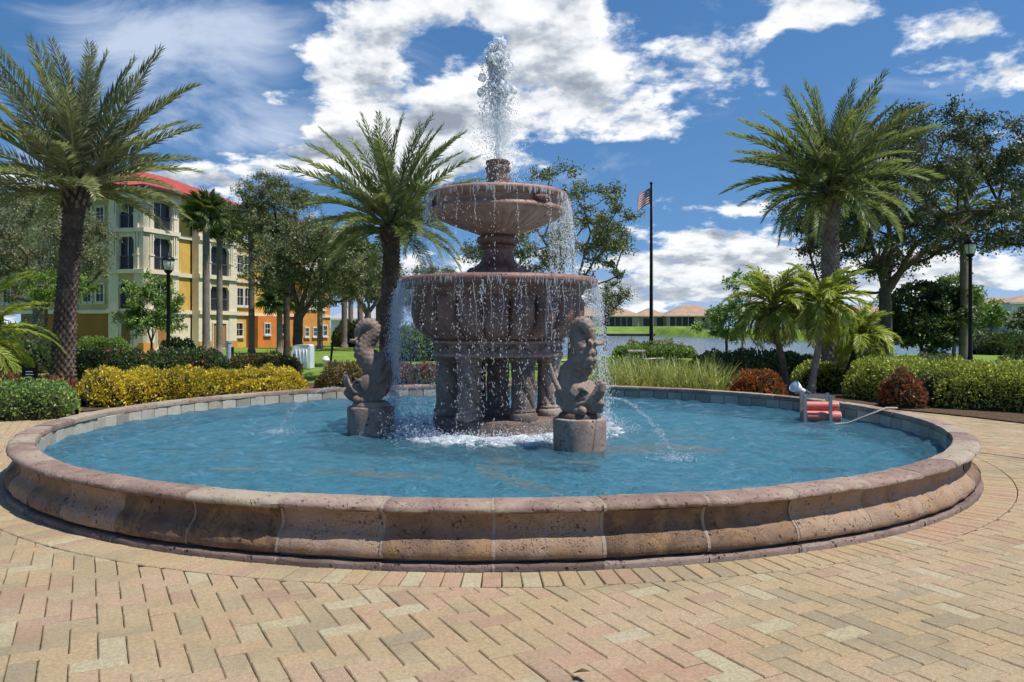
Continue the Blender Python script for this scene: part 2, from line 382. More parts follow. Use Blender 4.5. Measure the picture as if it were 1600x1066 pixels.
# inner face tiles
NT_ = 116; ti = []
for i in range(4):
    w = 2*math.pi*5.598/NT_-.008; t = MB().box(-.03, 0, -w/2, w/2, -.15, .383, bev=0)
    ti.append(t.mesh('tile', M['walltile']))
tm = []
for i in range(4):
    b = MB(); w = 2*math.pi*5.598/NT_/2-.004; x = .012
    b.add([(0, -w, -.2), (0, w, -.2), (0, w, .382), (0, -w, .382), (-x, -w+.008, -.2), (-x, w-.008, -.2), (-x, w-.008, .376), (-x, -w+.008, .376)],
          [(4, 7, 6, 5), (0, 3, 7, 4), (1, 5, 6, 2), (2, 6, 7, 3)])
    tm.append(b.mesh('tile', M['walltile']))
for i in range(NT_):
    a = 2*math.pi*i/NT_
    q = 5.615+rng.uniform(-.003, .003)
    link('tile', tm[i % 4], basin, (q*math.cos(a), q*math.sin(a), 0), (0, 0, a))
MB().lathe([(5.66, .40), (5.62, .384), (5.618, -.28)], 192).build('tile_backing', plain('tile_joint', (.16, .14, .12), .9), basin, smooth=True)
# pool floor: blue paint with worn sandy patches
m, t = newmat('pool_paint'); g = t.node('ShaderNodeTexCoord').outputs['Object']
n = t.noise(g, 1.4, 5, .6, .6)
c = t.mix(t.sm(n, .35, .7), (.10, .44, .64), (.18, .58, .78))
def patch(cx, cy, rx, ry, rot=0., wob=.5):
    mp = t.node('ShaderNodeMapping', {0: t.vm('ADD', g, t.node('ShaderNodeVectorMath', {0: t.vm('SUBTRACT', t.noise(g, 1.8, 4, .6, 0, 1), (.5, .5, .5)), 'Scale': wob}, operation='SCALE').outputs[0]),
                                      1: (0, 0, 0)}, vector_type='POINT')
    q = t.vm('SUBTRACT', mp.outputs[0], (cx, cy, 0))
    q = t.node('ShaderNodeVectorRotate', {0: q, 'Angle': -rot}, rotation_type='Z_AXIS').outputs[0]
    q = t.vm('MULTIPLY', q, (1/rx, 1/ry, 0))
    return t.sm(t.node('ShaderNodeVectorMath', {0: q}, operation='LENGTH').outputs[1], 1.05, .75)
pt = [patch(*a) for a in [(.12, -1.25, .30, .45, .2, .35), (-.04, -1.95, .17, .5, .25, .35), (.13, -2.5, .14, .5, .75, .35), (.42, -3.02, .13, .42, .9, .3), (-1.24, -2.28, .55, .25, -.3), (-1.95, -2.1, .3, .14), (-.75, -2.4, .2, .12), (1.95, -.35, .95, .45, .1), (2.8, -.55, .4, .35), (.95, -1.5, .45, .25, .2), (-3., -1.9, .4, .1, 0)]]
pk = pt[0]
for x in pt[1:]: pk = t.m('MAXIMUM', pk, x)
c = t.mix(t.m('MULTIPLY', pk, .95), c, (.60, .44, .25))
dk = t.m('MAXIMUM', patch(3.75, -2.0, .38, .20, .1, .3), t.m('MAXIMUM', patch(4.7, .6, .30, .16, 0, .3), patch(-4.5, -.4, .36, .12, 0, .3)))
c = t.mix(t.m('MULTIPLY', dk, .85), c, (.07, .085, .075))
finish(t, c, .8)
b = MB(); b.add([(0, 0, 0)]+[(5.63*math.cos(2*math.pi*i/96), 5.63*math.sin(2*math.pi*i/96), 0) for i in range(96)], [(0, 1+i, 1+(i+1) % 96) for i in range(96)])
fl = b.build('basin_floor', m, basin); fl.location.z = .004
MB().lathe([(5.612, .235), (5.6, .232), (5.6, -.06)], 160).build('waterline_band', plain('blue_band', (.05, .2, .34), .6), basin, smooth=True)
# water surface: displaced sheet
m, t = newmat('pool_water'); g = t.node('ShaderNodeTexCoord').outputs['Object']
gp = t.node('ShaderNodeMapping', {0: g, 3: (1, 1.25, 1)}).outputs[0]
w1 = t.noise(gp, 6.5, 4, .6, 1.2); w2 = t.noise(gp, 17., 4, .55, .8)
w1 = t.m('ABSOLUTE', t.m('SUBTRACT', w1, .5))
hh = t.m('ADD', t.m('MULTIPLY', w1, -1.4), t.m('MULTIPLY', w2, .55))
nb = t.bump(hh, 1., .36)
fr = t.node('ShaderNodeFresnel', {'IOR': 1.38, 'Normal': t.bump(hh, 1., .07)}).outputs[0]
gl = t.node('ShaderNodeBsdfGlossy', {'Roughness': .03, 'Normal': nb, 'Color': (1, 1, 1, 1)}).outputs[0]
rf = t.node('ShaderNodeBsdfRefraction', {'Roughness': .02, 'IOR': 1.33, 'Normal': nb, 'Color': (.75, .93, .98, 1)}).outputs[0]
tr = t.node('ShaderNodeBsdfTransparent', {'Color': (.93, .99, 1, 1)}).outputs[0]
df = t.node('ShaderNodeBsdfDiffuse', {'Color': (.24, .62, .80, 1), 'Normal': nb}).outputs[0]
body = t.node('ShaderNodeMixShader', {0: .30, 1: tr, 2: rf}).outputs[0]
body = t.node('ShaderNodeMixShader', {0: .34, 1: body, 2: df}).outputs[0]
surf = t.node('ShaderNodeMixShader', {0: fr, 1: body, 2: gl}).outputs[0]
ln = t.node('ShaderNodeVectorMath', {0: t.vm('MULTIPLY', g, (1, 1, 0))}, operation='LENGTH').outputs[1]
fo = t.m('MULTIPLY', t.sm(ln, 2.1, 1.0), t.sm(ln, .4, .8))
fo = t.m('MULTIPLY', t.sm(t.m('ADD', t.noise(g, 9., 8, .72, 1.), t.m('MULTIPLY', fo, .34)), .66, .9), t.sm(ln, 3.6, 2.0))
wt = t.node('ShaderNodeBsdfDiffuse', {'Color': (.80, .86, .90, 1)}).outputs[0]
surf = t.node('ShaderNodeMixShader', {0: t.m('MULTIPLY', fo, .85), 1: surf, 2: wt}).outputs[0]
t.node('ShaderNodeOutputMaterial', {0: surf})
M['pool'] = m
nr, na = 190, 620
rr = np.sqrt(np.linspace(.02**2, 5.606**2, nr)); aa = np.linspace(0, 2*np.pi, na, endpoint=False)
RRg, AAg = np.meshgrid(rr, aa, indexing='ij'); X = RRg*np.cos(AAg); Y = RRg*np.sin(AAg); Z = np.zeros_like(X)
nrg = np.random.default_rng(5)
for k in range(64):
    wl = nrg.uniform(.15, .62); th = nrg.uniform(0, 2*np.pi); ph = nrg.uniform(0, 6.28)
    Z += .0066*wl*np.sin((X*np.cos(th)+Y*np.sin(th))*2*np.pi/wl+ph+.8*np.sin(X*1.7+ph)+.8*np.sin(Y*1.3-ph))
for (sx_, sy_) in ((0, 0), (-1.6, -.4), (.9, -2.), (2.3, -2.2), (-2.6, -.6)):
    D = np.hypot(X-sx_, Y-sy_); Z += .006*np.sin(D*2*np.pi/.33)*np.exp(-D/1.1)
Vv = np.stack([X, Y, Z+.235], -1).reshape(-1, 3)
idx = np.arange(nr*na).reshape(nr, na); nx = np.roll(idx, -1, 1)
Ff = np.stack([idx[:-1], idx[1:], nx[1:], nx[:-1]], -1).reshape(-1, 4)
tag(link('pool_water', npmesh('pool_water', Vv, Ff, M['pool'], True)), 'rippled clear blue water filling the round basin', kind='structure')
# ------------------------------------------------------------------ tiered fountain
ft = thing('tiered_fountain', 'two tiered reddish stone fountain standing on twisted columns in the pool', 'fountain')
WS = M['wetstone']
def rough(r, z, a, amp=.006):
    p = Vector((r*math.cos(a), r*math.sin(a), z)); return amp*(mnoise.noise(p*6)+.6*mnoise.noise(p*19))
bs = MB().lathe([(.0, .425), (.86, .425), (.895, .41), (.905, .38), (.905, .0), (.905, -.06)], 96, lambda r, z, a, i: r+rough(r, z, a)).build('base', M['drumstone'], ft, ang=45)
def column_mesh():
    def fn(r, z, a, i):
        s = (z-.58)/.56
        if .58 <= z <= 1.14:
            w = ((a/(2*math.pi))*5+s*1.7) % 1.0
            g = abs(w-.5)*2; r = r*(1-.11*max(0, (g-.72)/.28)**.7)+.012*math.cos((w-.5)*math.pi)
        return r
    pr = [(.0, .42), (.185, .42), (.19, .44), (.19, .50), (.18, .515), (.165, .53), (.172, .55), (.165, .57)]
    pr += [(.150, .58+.56*k/44) for k in range(45)]
    pr += [(.165, 1.15), (.172, 1.165), (.165, 1.18), (.175, 1.20), (.195, 1.23), (.195, 1.27)]
    return MB().lathe(pr, 60, fn).mesh('column', M['drumstone'], ang=38)
colm = column_mesh()
for k in range(6):
    a = k*math.pi/3-R(1)
    link('column', colm, ft, (.715*math.cos(a), .715*math.sin(a), 0), (0, 0, a*2.3))
link('column', colm, ft, (0, .02, 0), (0, 0, 1.))
# carved band under the lower bowl
bd = MB().lathe([(.0, 1.26), (.90, 1.26), (.925, 1.275), (.925, 1.30), (.90, 1.315), (.885, 1.33), (.885, 1.42), (.90, 1.435), (.935, 1.445), (.935, 1.47), (.91, 1.485)], 120, lambda r, z, a, i: r+rough(r, z, a, .004))
bd = bd.build('carved_band', WS, ft, ang=45)
sc = MB()
pts = [(.0+(.046*(1-k/16))*math.cos(k*.62), .046*(1-k/16)*math.sin(k*.62)) for k in range(15)]
sc.tube([(0.0, x, z) for x, z in pts], [.013]*15, 6); sc.tube([(0, .046, 0), (0, .08, .03), (0, .13, .028), (0, .17, -.02)], [.013, .014, .014, .008], 6)
scm = sc.mesh('scroll', WS, smooth=True)
for k in range(22):
    a = 2*math.pi*k/22
    link('scroll', scm, bd, (.888*math.cos(a), .888*math.sin(a), 1.375), (0, 0, a), (1, 1, 1 if k % 2 else -1))
# lower bowl: rim, then big gadroon lobes
NL = 20
lobe = lambda a: abs(math.cos(a*NL/2))**.55
def lowfn(r, z, a, i):
    if 1.5 < z < 2.09:
        k = min(1, (z-1.5)/.06)*min(1, (2.09-z)/.07); r = r*(1-.12*k*(1-lobe(a)))
    return r+rough(r, z, a, .007)
pr = [(.88, 1.48), (.93, 1.50), (.985, 1.53), (1.05, 1.565), (1.11, 1.61), (1.155, 1.66), (1.19, 1.72), (1.21, 1.79), (1.218, 1.86), (1.216, 1.93), (1.208, 1.99), (1.195, 2.04), (1.175, 2.08), (1.165, 2.092),
      (1.175, 2.11), (1.19, 2.125), (1.20, 2.15), (1.21, 2.175), (1.25, 2.195), (1.30, 2.205), (1.345, 2.215), (1.385, 2.235), (1.402, 2.265), (1.40, 2.30), (1.385, 2.328), (1.355, 2.34), (1.31, 2.34), (1.28, 2.325), (1.24, 2.24), (1.0, 2.16), (.3, 2.13), (0, 2.13)]
lb = MB().lathe(pr, 320, lowfn).build('lower_bowl', WS, ft, ang=50)
fw, ftt = newmat('bowl_water'); finish(ftt, (.25, .33, .36), .06, ftt.bump(ftt.noise(ftt.node('ShaderNodeTexCoord').outputs['Object'], 14., 3), .5, .02), .6); M['bowlwater'] = fw
MB().lathe([(1.345, 2.338), (1.30, 2.345), (0.0, 2.346)], 96).build('bowl_water', fw, lb, smooth=True)
# stem between bowls
def stemfn(r, z, a, i):
    if z < 2.62: r *= 1-.13*(1-abs(math.cos(a*4))**.5)*(1 if z > 2.36 else .5)
    return r+rough(r, z, a, .004)
MB().lathe([(.45, 2.30), (.455, 2.40), (.44, 2.45), (.40, 2.485), (.33, 2.51), (.27, 2.55), (.235, 2.60), (.215, 2.66), (.21, 2.72), (.215, 2.75), (.25, 2.765), (.262, 2.785), (.25, 2.805), (.235, 2.815), (.275, 2.83), (.295, 2.86), (.30, 2.89), (.285, 2.92), (.245, 2.94), (.235, 2.96), (.26, 3.0)], 144, stemfn).build('stem', WS, ft, ang=45)
def upfn(r, z, a, i):
    if 2.97 < z < 3.22:
        k = min(1, (z-2.97)/.05)*min(1, (3.22-z)/.03); r = r*(1-.075*k*(1-abs(math.cos(a*18))**.6))
    return r+rough(r, z, a, .006)
pr = [(.22, 2.94), (.27, 2.96), (.34, 2.985), (.44, 3.02), (.55, 3.06), (.66, 3.10), (.76, 3.145), (.84, 3.185), (.885, 3.215), (.90, 3.225), (.935, 3.235), (.952, 3.26), (.952, 3.29), (.935, 3.315), (.905, 3.33), (.89, 3.345), (.885, 3.38), (.895, 3.41), (.93, 3.43), (.96, 3.445), (.98, 3.475), (.978, 3.505), (.955, 3.528), (.92, 3.53), (.88, 3.50), (.7, 3.42), (0, 3.40)]
ub = MB().lathe(pr, 288, upfn).build('upper_bowl', WS, ft, ang=50)
MB().lathe([(.93, 3.522), (.90, 3.526), (0, 3.526)], 80).build('bowl_water', fw, ub, smooth=True)
lm = MB().ball((0, 0, 0), (.075, .14, .05), 16, 10).mesh('shell_lip', WS, smooth=True)
for k in range(3):
    a = R(-50)+k*math.pi/1.5
    link('shell_lip', lm, ub, (.915*math.cos(a), .915*math.sin(a), 3.37), (0, R(-12), a))
MB().lathe([(.16, 3.42), (.165, 3.56), (.185, 3.60), (.19, 3.64), (.165, 3.67), (.16, 3.71), (.165, 3.75), (.155, 3.80), (.165, 3.84), (.182, 3.87), (.18, 3.90), (.16, 3.915), (.158, 3.94), (.172, 3.96), (.17, 3.99), (.145, 4.005), (.06, 4.0), (.05, 3.93), (0, 3.93)], 64,
           lambda r, z, a, i: r*(1-.05*(1-abs(math.cos(a*4))**.6)*(1 if 3.68 < z < 3.9 else .2))+rough(r, z, a, .006)).build('finial', WS, ft, ang=45)
# ------------------------------------------------------------------ dolphins
def dolphin(label, loc, rz):
    t = thing('dolphin_statue', label, 'statue', loc, rz, 'spouting dolphin statues in the pool')
    ped = MB().lathe([(.0, .40), (.285, .40), (.305, .39), (.31, .37), (.312, .2), (.31, -.06)], 72, lambda r, z, a, i: (r*.96 if abs(((a+.5) % 2.1)-.1) < .025 else r)+rough(r, z, a, .008)).build('pedestal', M['drumstone'], t, ang=45)
    MB().lathe([(0, .47), (.20, .468), (.235, .45), (.25, .42), (.25, .395)], 40, lambda r, z, a, i: r+rough(r, z, a, .006)).build('plinth', M['dolphin'], t, smooth=True)
    b = MB(); Z0 = .44
    pth = [(.07, .17, .185), (.0, .22, .2), (-.09, .30, .19), (-.12, .40, .165), (-.07, .50, .145), (.02, .58, .133), (.085, .665, .122), (.085, .76, .11), (.03, .85, .098), (-.035, .93, .088), (-.045, 1.0, .08), (.0, 1.055, .075), (.075, 1.06, .07), (.14, 1.01, .062), (.175, .93, .05), (.185, .87, .035)]
    # smooth resample
    def cr(p, k, s):
        a, c, d, e = p[max(k-1, 0)], p[k], p[min(k+1, len(p)-1)], p[min(k+2, len(p)-1)]
        return [.5*((2*c[i])+(-a[i]+d[i])*s+(2*a[i]-5*c[i]+4*d[i]-e[i])*s*s+(-a[i]+3*c[i]-3*d[i]+e[i])*s**3) for i in range(3)]
    fine = [cr(pth, k, s/4) for k in range(len(pth)-1) for s in range(4)]+[list(pth[-1])]
    b.tube([(x, 0, z+Z0) for x, z, r in fine], [r*1.1 for x, z, r in fine], 20, flat=.95)
    # scales: overlapping flattened bumps in rows
    for n in range(14, len(fine)-6, 2):
        x, z, r = fine[n]; x2, z2, _ = fine[n+1]; tg = Vector((x2-x, 0, z2-z)).normalized(); sd = Vector((0, 1, 0)); no = tg.cross(sd)
        cnt = 9
        for k in range(cnt):
            an = 2*math.pi*(k+(.5 if (n//2) % 2 else 0))/cnt; d = no*math.cos(an)+sd*math.sin(an)*.92
            Mr = Matrix((tg, tg.cross(d).normalized(), d)).transposed().to_3x3()
            b.ball(Vector((x, 0, z+Z0))+d*r*1.05, (r*.33, r*.33, r*.17), 8, 6, Mr)
    # head: skull, brow, cheeks, jaws
    b.ball((.13, 0, .19+Z0), (.17, .15, .13), 16, 12); b.ball((.02, 0, .12+Z0), (.2, .19, .12), 16, 12)
    b.tube([(.10, 0, .25+Z0), (.20, 0, .22+Z0), (.28, 0, .235+Z0), (.325, 0, .30+Z0), (.335, 0, .37+Z0), (.31, 0, .40+Z0)], [.10, .095, .07, .05, .038, .028], 14)
    b.tube([(.08, 0, .10+Z0), (.18, 0, .075+Z0), (.27, 0, .10+Z0), (.33, 0, .15+Z0), (.35, 0, .165+Z0)], [.10, .085, .062, .045, .03], 14)
    for s in (-1, 1):
        b.tube([(.31, s*.035, .37+Z0), (.27, s*.085, .25+Z0), (.20, s*.125, .155+Z0), (.10, s*.16, .13+Z0), (.0, s*.18, .16+Z0), (-.08, s*.18, .20+Z0)], [.018, .022, .024, .026, .026, .018], 8)
        b.tube([(.22, s*.10, .27+Z0), (.16, s*.13, .315+Z0), (.08, s*.145, .30+Z0), (.02, s*.15, .25+Z0)], [.014, .024, .026, .016], 8)
        for (fx, fz, r) in ((.17, .06, .055), (.09, .045, .062), (.0, .06, .066), (-.09, .09, .068), (-.16, .15, .066), (-.19, .23, .06), (-.16, .31, .05)):
            b.ball((fx, s*.155, fz+Z0), (r*1.1, .05, r), 10, 8)
        # side fins
        for k in range(5):
            b.tube([(-.05-.02*k, s*.16, .24+Z0+.015*k), (-.13-.03*k, s*(.22), .30+Z0+.04*k), (-.17-.025*k, s*.22, .37+Z0+.055*k)], [.03, .034, .016], 6)
        # tail flukes
        b.tube([(.185, 0, .88+Z0), (.215, s*.06, .83+Z0), (.25, s*.11, .835+Z0), (.27, s*.13, .86+Z0)], [.04, .042, .034, .012], 8, flat=.5)
    # back fin
    for k in range(6):
        q = k/5; b.tube([(-.15+.09*q*q, 0, .30+.05*k+Z0), (-.24+.10*q, 0, .42+.055*k+Z0), (-.23+.12*q, 0, .50+.05*k+Z0)], [.045-.003*k, .035-.003*k, .012], 8)
    o = b.build('body', M['dolphin'], t)
    rm = o.modifiers.new('remesh', 'REMESH'); rm.mode = 'VOXEL'; rm.voxel_size = .0085; rm.use_smooth_shade = True
    sm = o.modifiers.new('smooth', 'SMOOTH'); sm.factor = .5; sm.iterations = 1
    em = MB().ball((0, 0, 0), (.026, .012, .024), 12, 8).mesh('eye', plain('eye_stone', (.10, .075, .06), .4), smooth=True)
    for s in (-1, 1): link('eye', em, t, (.15, s*.142, .245+Z0), (0, 0, 0))
    return t
dl = dolphin('dolphin statue with curled tail in profile, facing the yellow hedge', (-1.70, -.50, .2), R(184))
dr = dolphin('dolphin statue facing out, its back to the twisted columns, fins and plates showing', (.995, -1.86, .2), R(-46))
# ------------------------------------------------------------------ foliage tools
def leafmat(name, stops, trans=.3, rough=.45, spec=.35):
    m, t = newmat(name); geo = t.node('ShaderNodeNewGeometry'); oi = t.node('ShaderNodeObjectInfo')
    r = t.m('FRACT', t.m('ADD', geo.outputs['Random Per Island'], oi.outputs['Random']))
    n = t.noise(geo.outputs['Position'], 1.1, 3, .6)
    k = t.m('ADD', t.m('MULTIPLY', r, .65), t.m('MULTIPLY', t.m('SUBTRACT', n, .5), 1.0)); k = t.m('ADD', k, .17)
    c = t.ramp(k, stops)
    b = t.node('ShaderNodeBsdfPrincipled', {'Base Color': c, 'Roughness': rough, 'Specular IOR Level': spec})
    tr = t.node('ShaderNodeBsdfTranslucent', {'Color': t.mix(.5, c, (.25, .33, .05), 'MIX')})
    mx = t.node('ShaderNodeMixShader', {0: trans, 1: b.outputs[0], 2: tr.outputs[0]})
    t.node('ShaderNodeOutputMaterial', {0: mx.outputs[0]}); return m
L = {}
L['oak'] = leafmat('oak_leaf', [(0, (0.056, 0.071, 0.032)), (.35, (0.120, 0.143, 0.065)), (.65, (0.199, 0.220, 0.110)), (1, (0.381, 0.373, 0.228))], .22)
L['oakdark'] = leafmat('dark_oak_leaf', [(0, (0.034, 0.039, 0.025)), (.4, (0.076, 0.089, 0.048)), (.75, (0.144, 0.156, 0.088)), (1, (0.256, 0.256, 0.169))], .15)
L['bright'] = leafmat('bright_leaf', [(0, (0.077, 0.143, 0.022)), (.5, (0.187, 0.308, 0.050)), (1, (0.330, 0.462, 0.088))], .35)
L['green'] = leafmat('shrub_leaf', [(0, (0.066, 0.113, 0.030)), (.45, (0.160, 0.261, 0.066)), (.8, (0.299, 0.448, 0.113)), (1, (0.486, 0.635, 0.187))], .25)
L['dark'] = leafmat('dark_shrub_leaf', [(0, (0.023, 0.039, 0.017)), (.5, (0.064, 0.102, 0.037)), (1, (0.160, 0.221, 0.084))], .18)
L['yellow'] = leafmat('yellow_croton_leaf', [(0, (0.124, 0.124, 0.028)), (.28, (0.304, 0.276, 0.041)), (.5, (0.635, 0.469, 0.041)), (.8, (0.850, 0.621, 0.048)), (1, (0.850, 0.745, 0.110))], .25)
L['lime'] = leafmat('lime_shrub_leaf', [(0, (0.118, 0.146, 0.026)), (.35, (0.291, 0.344, 0.053)), (.7, (0.529, 0.568, 0.106)), (1, (0.727, 0.714, 0.185))], .28)
L['bronze'] = leafmat('bronze_leaf', [(0, (0.050, 0.050, 0.019)), (.4, (0.138, 0.100, 0.037)), (.7, (0.250, 0.163, 0.056)), (1, (0.375, 0.275, 0.112))], .2)
L['red'] = leafmat('red_leaf', [(0, (0.042, 0.042, 0.020)), (.4, (0.098, 0.070, 0.028)), (.62, (0.308, 0.063, 0.042)), (1, (0.560, 0.140, 0.098))], .2)
L['ixora'] = leafmat('red_ixora_leaf', [(0, (.03, .05, .014)), (.3, (.08, .08, .02)), (.5, (.38, .06, .02)), (1, (.62, .12, .04))], .2)
L['lily'] = leafmat('strap_leaf', [(0, (0.089, 0.127, 0.025)), (.4, (0.240, 0.278, 0.063)), (.8, (0.455, 0.468, 0.139)), (1, (0.658, 0.607, 0.253))], .3)
L['frond'] = leafmat('date_palm_leaflet', [(0, (0.092, 0.117, 0.051)), (.4, (0.202, 0.243, 0.103)), (.8, (0.350, 0.398, 0.185)), (1, (0.531, 0.547, 0.319))], .38, .38, .5)
L['frondgrey'] = leafmat('silver_date_palm_leaflet', [(0, (0.138, 0.155, 0.086)), (.4, (0.287, 0.307, 0.182)), (.8, (0.507, 0.527, 0.333)), (1, (0.784, 0.763, 0.551))], .34, .38, .5)
L['pygmy'] = leafmat('pygmy_palm_leaflet', [(0, (0.144, 0.198, 0.026)), (.4, (0.340, 0.430, 0.071)), (.8, (0.609, 0.664, 0.125)), (1, (0.850, 0.789, 0.233))], .46, .35, .5)
L['sabal'] = leafmat('fan_palm_leaf', [(0, (0.042, 0.070, 0.022)), (.5, (0.112, 0.168, 0.049)), (1, (0.266, 0.336, 0.112))], .2, .4)
L['flower'] = leafmat('pink_flower', [(0, (.5, .04, .09)), (1, (.75, .12, .2))], .2)
M['bark'] = stone('oak_bark', (.06, .045, .035), (.12, .092, .07), (.20, .16, .125), pit=.3, pscale=14)
M['bark2'] = stone('grey_palm_bark', (.14, .115, .095), (.22, .185, .155), (.30, .26, .22), pit=.3, pscale=14)
M['datebark'] = stone('date_palm_bark', (.075, .05, .04), (.17, .125, .10), (.32, .26, .21), pit=.4, pscale=12)
def leaves(nr, pts, dirs, ln, wd, fold=.25, nrm=None):
    """pts (n,3) bases, dirs (n,3), ln/wd arrays -> verts, tris (two per leaf)"""
    n = len(pts); dirs = unit(dirs)
    up = nrm if nrm is not None else unit(nr.normal(size=(n, 3))+np.array([0, 0, .6]))
    side = unit(np.cross(dirs, up)); nn = np.cross(side, dirs)
    ln = np.broadcast_to(np.asarray(ln), (n,))[:, None]; wd = np.broadcast_to(np.asarray(wd), (n,))[:, None]
    mid = pts+dirs*ln*.45+nn*wd*fold
    V = np.stack([pts, mid+side*wd*.5, pts+dirs*ln, mid-side*wd*.5], 1).reshape(-1, 3)
    b = np.arange(n)[:, None]*4
    Fc = np.concatenate([b+np.array([[0, 1, 2]]), b+np.array([[0, 2, 3]])], 0)
    return V, Fc
def merge(parts):
    Vs, Fs, o = [], [], 0
    for V, Fc in parts: Vs.append(V); Fs.append(Fc+o); o += len(V)
    return np.concatenate(Vs), np.concatenate(Fs)
# ------------------------------------------------------------------ broadleaf tree
def broadleaf(name, label, cat, loc, fork, crown_c, crown_r, seed, nclump, nleaf, leaf=(.10, .045), tr=.22, lm='oak', clump=.75, group=None, lean=(0, 0), flat=.75, bark='bark'):
    r = random.Random(seed); nr = np.random.default_rng(seed)
    root = thing(name, label, cat, loc, 0, group)
    nodes = [Vector((0, 0, -.1))]; par = [-1]; dep = [0.]
    def addp(p, frm):
        nodes.append(p); par.append(frm); dep.append(dep[frm]+(p-nodes[frm]).length); return len(nodes)-1
    last = 0
    for k in range(1, 7): last = addp(Vector((lean[0]*k/6+r.uniform(-.5, .5)*tr*.3, lean[1]*k/6+r.uniform(-.5, .5)*tr*.3, fork*k/6)), last)
    cc, rad = Vector(crown_c), Vector(crown_r); cl = []
    for k in range(5):
        az = k*2*math.pi/5+r.uniform(-.4, .4); e = cc+Vector((math.cos(az)*rad.x*.55, math.sin(az)*rad.y*.55, rad.z*r.uniform(-.25, .35))); f = last; p0 = nodes[last]
        for s in range(1, 6):
            q = s/5; p = p0.lerp(e, q)+Vector((r.uniform(-1, 1), r.uniform(-1, 1), r.uniform(-1, 1)))*.035*(e-p0).length; p.z += .10*(e-p0).length*math.sin(q*math.pi*.9)
            f = addp(p, f)
    while len(cl) < nclump:
        p = Vector((r.uniform(-1, 1), r.uniform(-1, 1), r.uniform(-1, 1))); q = p.length
        if q > 1 or q < .35 or (p.z < -.55 and r.random() < .6): continue
        w = 1+.22*mnoise.noise(p*1.8+Vector((seed, 0, 0)))
        p = Vector((p.x*rad.x, p.y*rad.y, p.z*rad.z))*w+cc
        if all((p-c).length > clump*.62 for c in cl) or r.random() < .2: cl.append(p)
    order = sorted(cl, key=lambda c: (c-nodes[last]).length); ends = []
    for c in order:
        best = min(range(2, len(nodes)), key=lambda i: (nodes[i]-c).length+.16*dep[i]+(.5 if nodes[i].z > c.z+.5 else 0))
        a = nodes[best]; k = max(2, int((c-a).length/.55)); f = best; ln = (c-a).length
        for s in range(1, k+1):
            q = s/k; p = a.lerp(c, q)+Vector((r.uniform(-1, 1), r.uniform(-1, 1), r.uniform(-.6, 1)))*.07*ln*math.sin(q*3.1)
            p.z -= .09*ln*math.sin(q*math.pi)
            f = addp(p, f)
        ends.append(f)
    cnt = [0]*len(nodes)
    for e in ends:
        while e >= 0: cnt[e] += 1; e = par[e]
    rad_ = [max(.010, tr*(c/max(1, len(ends)))**.47) for c in cnt]
    for i in range(4): rad_[i] = tr*(1.4, 1.12, 1.03, 1.0)[i]
    b = MB(); done = set()
    for e in reversed(ends):
        ch = [e]
        while par[ch[-1]] >= 0 and ch[-1] not in done: done.add(ch[-1]); ch.append(par[ch[-1]])
        if len(ch) > 1: b.tube([nodes[i] for i in reversed(ch)], [rad_[i] if j else min(rad_[i], rad_[ch[-2]]*1.15) for j, i in enumerate(reversed(ch))], 7, cap=False)
    pts, dirs = [], []
    per = max(1, nleaf//len(cl))
    for c in cl:
        rc = clump*r.uniform(.65, 1.25); nt = 9
        for k in range(nt):
            dd = Vector(nr.normal(size=3)); dd.z = dd.z*.7+.15; dd.normalize(); e = c+Vector((dd.x, dd.y, dd.z*flat))*rc*r.uniform(.6, 1.1)
            b.tube([c, c.lerp(e, .5)+Vector(nr.normal(size=3))*.05, e], [.012, .008, .004], 3, cap=False)
            m_ = per//nt; q = nr.uniform(.12, 1.08, m_)[:, None]
            base = np.array(c)*(1-q)+np.array(e)*q+nr.normal(size=(m_, 3))*rc*.14
            pts.append(base); dirs.append(nr.normal(size=(m_, 3))+np.array(dd)*.8)
    b.build('trunk', M[bark], root, smooth=True)
    pts = np.concatenate(pts); dirs = np.concatenate(dirs); n = len(pts)
    V, Fc = leaves(nr, pts, dirs, nr.uniform(.7, 1.3, n)*leaf[0], nr.uniform(.7, 1.3, n)*leaf[1])
    link('crown', npmesh('crown', V, Fc, L[lm]), root)
    return root
